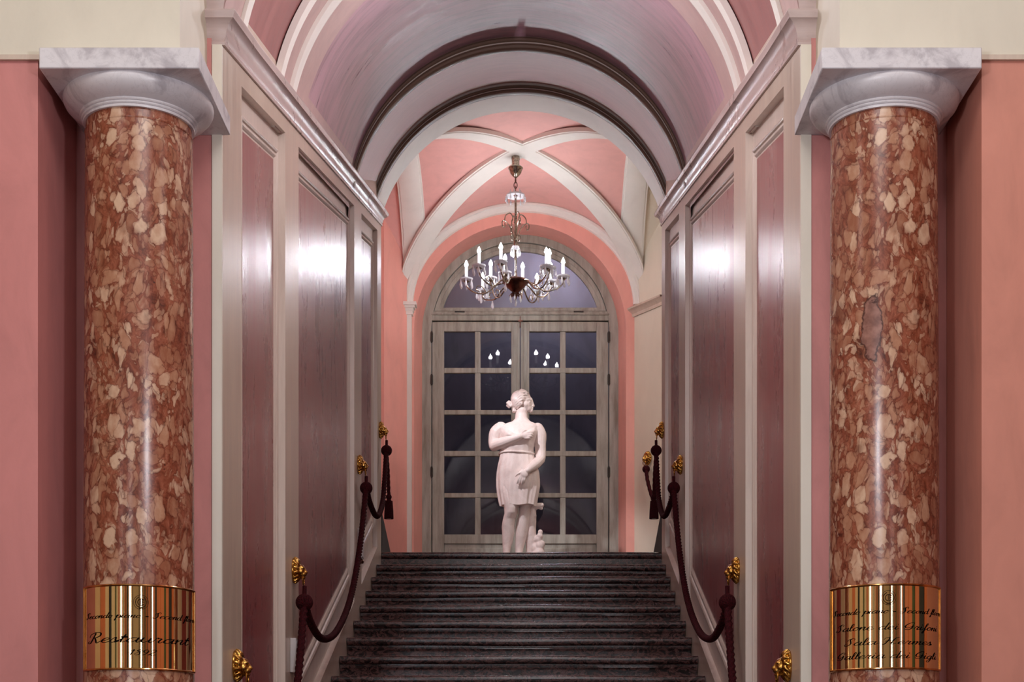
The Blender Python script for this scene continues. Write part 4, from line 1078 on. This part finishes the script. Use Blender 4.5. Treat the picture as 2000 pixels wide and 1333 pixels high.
# ------------------------------------------------------------------ brass plaques with engraved script
BOWL = [(.95,.85),(.6,1),(.2,.7),(.1,.25),(.35,0),(.7,.2),(.95,.85)]
GL = {
 'a': (1.2, [BOWL, [(1,1),(.9,.3),(1.05,0),(1.35,.35)]]),
 'c': (0.95, [[(.85,.8),(.6,1),(.2,.75),(.1,.3),(.4,0),(.8,.15),(1.05,.4)]]),
 'd': (1.2, [BOWL, [(1.05,2.1),(.95,1),(.9,.3),(1.05,0),(1.35,.35)]]),
 'e': (0.95, [[(.0,.35),(.5,.5),(.8,.8),(.6,1),(.25,.8),(.1,.3),(.4,0),(.8,.15),(1.05,.4)]]),
 'f': (0.75, [[(0,.3),(.5,1.1),(.75,1.9),(.6,2.1),(.42,1.6),(.35,0),(.25,-.85),(.1,-.95),(.08,-.55),(.5,.1),(.85,.35)]]),
 'g': (1.2, [BOWL, [(1,1),(.9,0),(.7,-.8),(.4,-1),(.2,-.7),(.7,-.1),(1.3,.35)]]),
 'i': (0.6, [[(0,.35),(.25,1),(.15,.3),(.35,0),(.65,.35)], [(.22,1.5),(.27,1.58)]]),
 'l': (0.6, [[(0,.3),(.4,1.2),(.5,1.9),(.35,2.1),(.2,1.6),(.15,.4),(.35,0),(.65,.35)]]),
 'm': (1.5, [[(0,.5),(.2,1),(.2,.6),(.1,0)],[(.12,.2),(.4,.8),(.6,1),(.7,.8),(.6,0)],[(.62,.2),(.9,.8),(1.1,1),(1.2,.8),(1.1,.25),(1.25,0),(1.55,.35)]]),
 'n': (1.1, [[(0,.5),(.2,1),(.2,.6),(.1,0)],[(.12,.2),(.45,.8),(.7,1),(.8,.8),(.7,.25),(.85,0),(1.15,.35)]]),
 'o': (0.98, [[(.6,1),(.25,.8),(.1,.35),(.35,0),(.7,.2),(.85,.65),(.6,1)],[(.62,.98),(.72,.82),(1.0,.85)]]),
 'p': (1.1, [[(0,.5),(.25,1.1),(.2,.3),(.05,-1)],[(.15,.3),(.45,.85),(.75,1),(.95,.7),(.8,.15),(.5,0),(.3,.1)],[(.8,.1),(1.15,.35)]]),
 'r': (0.9, [[(0,.3),(.25,1.05),(.4,.9),(.65,.9),(.5,.3),(.65,0),(.95,.35)]]),
 's': (0.8, [[(0,.3),(.4,1.1),(.5,.6),(.55,.2),(.3,0),(.1,.15)],[(.5,.08),(.85,.35)]]),
 't': (0.7, [[(0,.3),(.4,1.2),(.42,1.65),(.25,.4),(.4,0),(.75,.35)],[(.1,1.1),(.7,1.15)]]),
 'u': (1.15, [[(0,.5),(.2,1),(.12,.3),(.35,0),(.7,.4),(.85,1)],[(.85,1),(.78,.3),(.95,0),(1.2,.35)]]),
 'S': (1.35, [[(1.15,1.6),(1.2,2.0),(.9,2.2),(.6,1.8),(.7,1.3),(.85,.6),(.55,.05),(.05,0),(-.1,.3),(.2,.5)],[(.35,1.25),(.2,1.6),(.5,2.0),(.9,2.2)]]),
 'R': (1.5, [[(.55,2.1),(.4,1),(.2,.05),(-.1,-.05),(-.25,.2),(.0,.4)],[(-.15,1.2),(-.1,1.8),(.5,2.25),(1.1,2.1),(1.15,1.5),(.75,1.15),(.45,1.1)],[(.6,1.1),(.85,.5),(1.05,0),(1.45,.35)]]),
 'G': (1.55, [[(1.1,1.5),(1.25,1.95),(1.0,2.2),(.5,1.9),(.1,1.2),(.2,.6),(.6,.5),(1.0,.9),(1.2,1.3)],[(1.2,1.3),(1.1,.4),(.8,-.05),(.3,0),(.1,.3)]]),
 'H': (1.75, [[(-.1,1.4),(0,1.9),(.4,2.1),(.5,1.7),(.4,.8),(.2,0),(-.1,.05)],[(1.6,2.15),(1.25,1.9),(1.05,1),(1.0,.25),(1.15,0),(1.55,.35)],[(.1,.9),(.6,1.15),(1.25,1.2)]]),
 '1': (0.75, [[(.1,1.45),(.5,2),(.38,1),(.3,0)]]), '8': (0.95, [[(.8,1.7),(.5,2),(.22,1.6),(.6,1.1),(.7,.35),(.35,0),(.05,.4),(.4,1),(.78,1.45),(.8,1.7)]]),
 '9': (0.95, [[(.78,1.6),(.5,2),(.12,1.6),(.3,1.05),(.65,1.2),(.8,1.65)],[(.8,1.65),(.65,.7),(.25,0)]]), '2': (0.95, [[(.2,1.6),(.4,2),(.78,1.8),(.7,1.3),(0,.1),(.3,.22),(.6,0),(.95,.25)]]),
 '-': (0.9, [[(.1,.5),(.7,.55)]]), ' ': (0.75, []),
}
def script(b, txt, phi0, phi1, z0, xh, R, nib):
    """ribbon strokes of a round-hand script laid on a cylinder of radius R between two angles"""
    adv = sum(GL[c][0] for c in txt); k = (math.radians(phi1)-math.radians(phi0))*R/adv
    pen = 0.0; sl = 0.55*xh/k
    for c in txt:
        for stk in GL[c][1]:
            pts = smooth_path([Vector((x, y, 0)) for x, y in stk], k=6) if len(stk) > 2 else [Vector((x, y, 0)) for x, y in stk]
            pt = [Vector(((pen+p.x+ (sl*0.5*p.y if 0 else p.y*0.55*xh/k))*k, p.y*xh)) for p in pts]
            rows = []
            for i, p in enumerate(pt):
                d_ = (pt[min(i+1, len(pt)-1)]-pt[max(i-1, 0)])
                if d_.length < 1e-9: continue
                d_.normalize(); nrm_ = Vector((-d_.y, d_.x))
                wd = nib*(0.30+0.70*max(0.0, -d_.y)**1.5)
                if len(stk) == 2: wd = nib*0.8
                row = []
                for e in (-1, 1):
                    qv = p+nrm_*wd*e*0.5; ph = math.radians(phi0)+qv.x/R
                    row.append((R*math.sin(ph), -R*math.cos(ph), z0+qv.y))
                rows.append(row)
            if len(rows) > 1: b.grid(rows)
        pen += GL[c][0]
def zpl(py): return (1530-py)*4.98/3000+CZ
def plaque(x, rz, ztop_, zbot, lines, emb, label):
    zb = zbot
    o = empty('brass_plaque', (x, 5.165, zb), label, 'plaque', 'brass plaques on the columns', math.radians(rz))
    h = ztop_-zb; HA = math.radians(72); n = 60; R0, R1 = 0.1826, 0.1842
    b = MB(); ang = [-HA+2*HA*i/n for i in range(n+1)]
    C_ = lambda r, z: [(r*math.sin(a), -r*math.cos(a), z) for a in ang]
    rows = [C_(R0, 0), C_(R1, 0), C_(R1, h), C_(R0, h)]; rows.append(rows[0]); b.grid(rows)
    for e in (0, n): b.add([r[e] for r in rows[:4]], [(0, 1, 2, 3)])
    b.build('plate', M['brass'], o, angle=30)
    loopp = C_(R1+0.0005, 0.0)+C_(R1+0.0005, h)[::-1]
    fr = MB()
    for seg_ in (C_(R1+0.0028, 0.0), C_(R1+0.0028, h), [C_(R1+0.0028, 0)[0], C_(R1+0.0028, h)[0]], [C_(R1+0.0028, 0)[-1], C_(R1+0.0028, h)[-1]]):
        fr.tube(seg_, 0.0036, 10)
    fr.build('rim', M['brass_rim'], o)
    for (txt, p0, p1, py, xh, nib) in lines:
        t = MB(); script(t, txt, p0, p1, zpl(py)-zb, xh, R1+0.0007, nib)
        t.build('lettering', M['ink'], o, smooth=False)
    # engraved wreath with a monogram
    e = MB(); RE = R1+0.0006; ez = zpl(emb)-zb
    def mark(pts, wd):
        rows = []
        for i, p in enumerate(pts):
            d_ = Vector(pts[min(i+1, len(pts)-1)])-Vector(pts[max(i-1, 0)]); d_.normalize(); nn = Vector((-d_.y, d_.x))
            rows.append([(RE*math.sin((p[0]+s_*nn.x*wd/2)/RE), -RE*math.cos((p[0]+s_*nn.x*wd/2)/RE), ez+p[1]+s_*nn.y*wd/2) for s_ in (-1, 1)])
        e.grid(rows)
    circ = lambda r, a0=0, a1=2*PI: [(r*math.cos(a0+(a1-a0)*i/40), r*math.sin(a0+(a1-a0)*i/40)) for i in range(41)]
    mark(circ(0.0235), 0.0014)
    for i in range(22):
        a = -PI/2+0.25+(2*PI-0.9)*i/21 if True else 0
        a = PI/2+0.5+(2*PI-1.0)*i/21
        c_ = (0.018*math.cos(a), 0.018*math.sin(a)); mark([(c_[0]*0.9, c_[1]*0.9), (c_[0]*1.02+0.003*math.sin(a), c_[1]*1.02-0.003*math.cos(a))], 0.0034)
    mark(circ(0.0105, 0.6, 5.7), 0.0026); mark([(-0.001, 0.009), (-0.001, -0.008)], 0.0022); mark([(0.003, 0.009), (0.003, -0.009)], 0.0022); mark([(0.003, 0.008), (0.011, 0.008)], 0.002); mark([(0.003, 0.0), (0.010, 0.0)], 0.002)
    mark([(-0.007, -0.020), (0.007, -0.020)], 0.003)
    e.build('emblem', M['emblem'], o, smooth=False)
    return o
SEC = 'Secondo piano - Second floor'
plaque(COLX[0], 16, zpl(1143), zpl(1307), [(SEC, -68, 70, 1207, 0.0088, 0.0042), ('Restaurant', -61, 56, 1255, 0.0150, 0.0064), ('1892', -13, 14, 1280, 0.0088, 0.0046)], 1176.5,
       'curved brass plaque lettered Restaurant 1892, fixed round the left column')
plaque(COLX[1], -8, zpl(1142), zpl(1306), [(SEC, -68, 70, 1198, 0.0088, 0.0042), ('Salone dei Grifoni', -61, 62, 1230, 0.0105, 0.0048), ('Sala Hermes', -48, 50, 1259, 0.0105, 0.0048), ('Galleria dei Gigli', -60, 60, 1286, 0.0105, 0.0048)], 1168,
       'curved brass plaque lettered Salone dei Grifoni and Sala Hermes on the right column')
# spotlight on the statue, fixed under the stair arch
sp = light('statue_spotlight', 'SPOT', (-0.75, 11.35, CZ+4.05), 140, (0.95, 0.94, 1), 0.03)
sp.data.spot_size = math.radians(38); sp.data.spot_blend = 0.5
dv = Vector((sx0, SY, LZ+0.78))-Vector(sp.location); sp.rotation_euler = dv.to_track_quat('-Z', 'Y').to_euler()
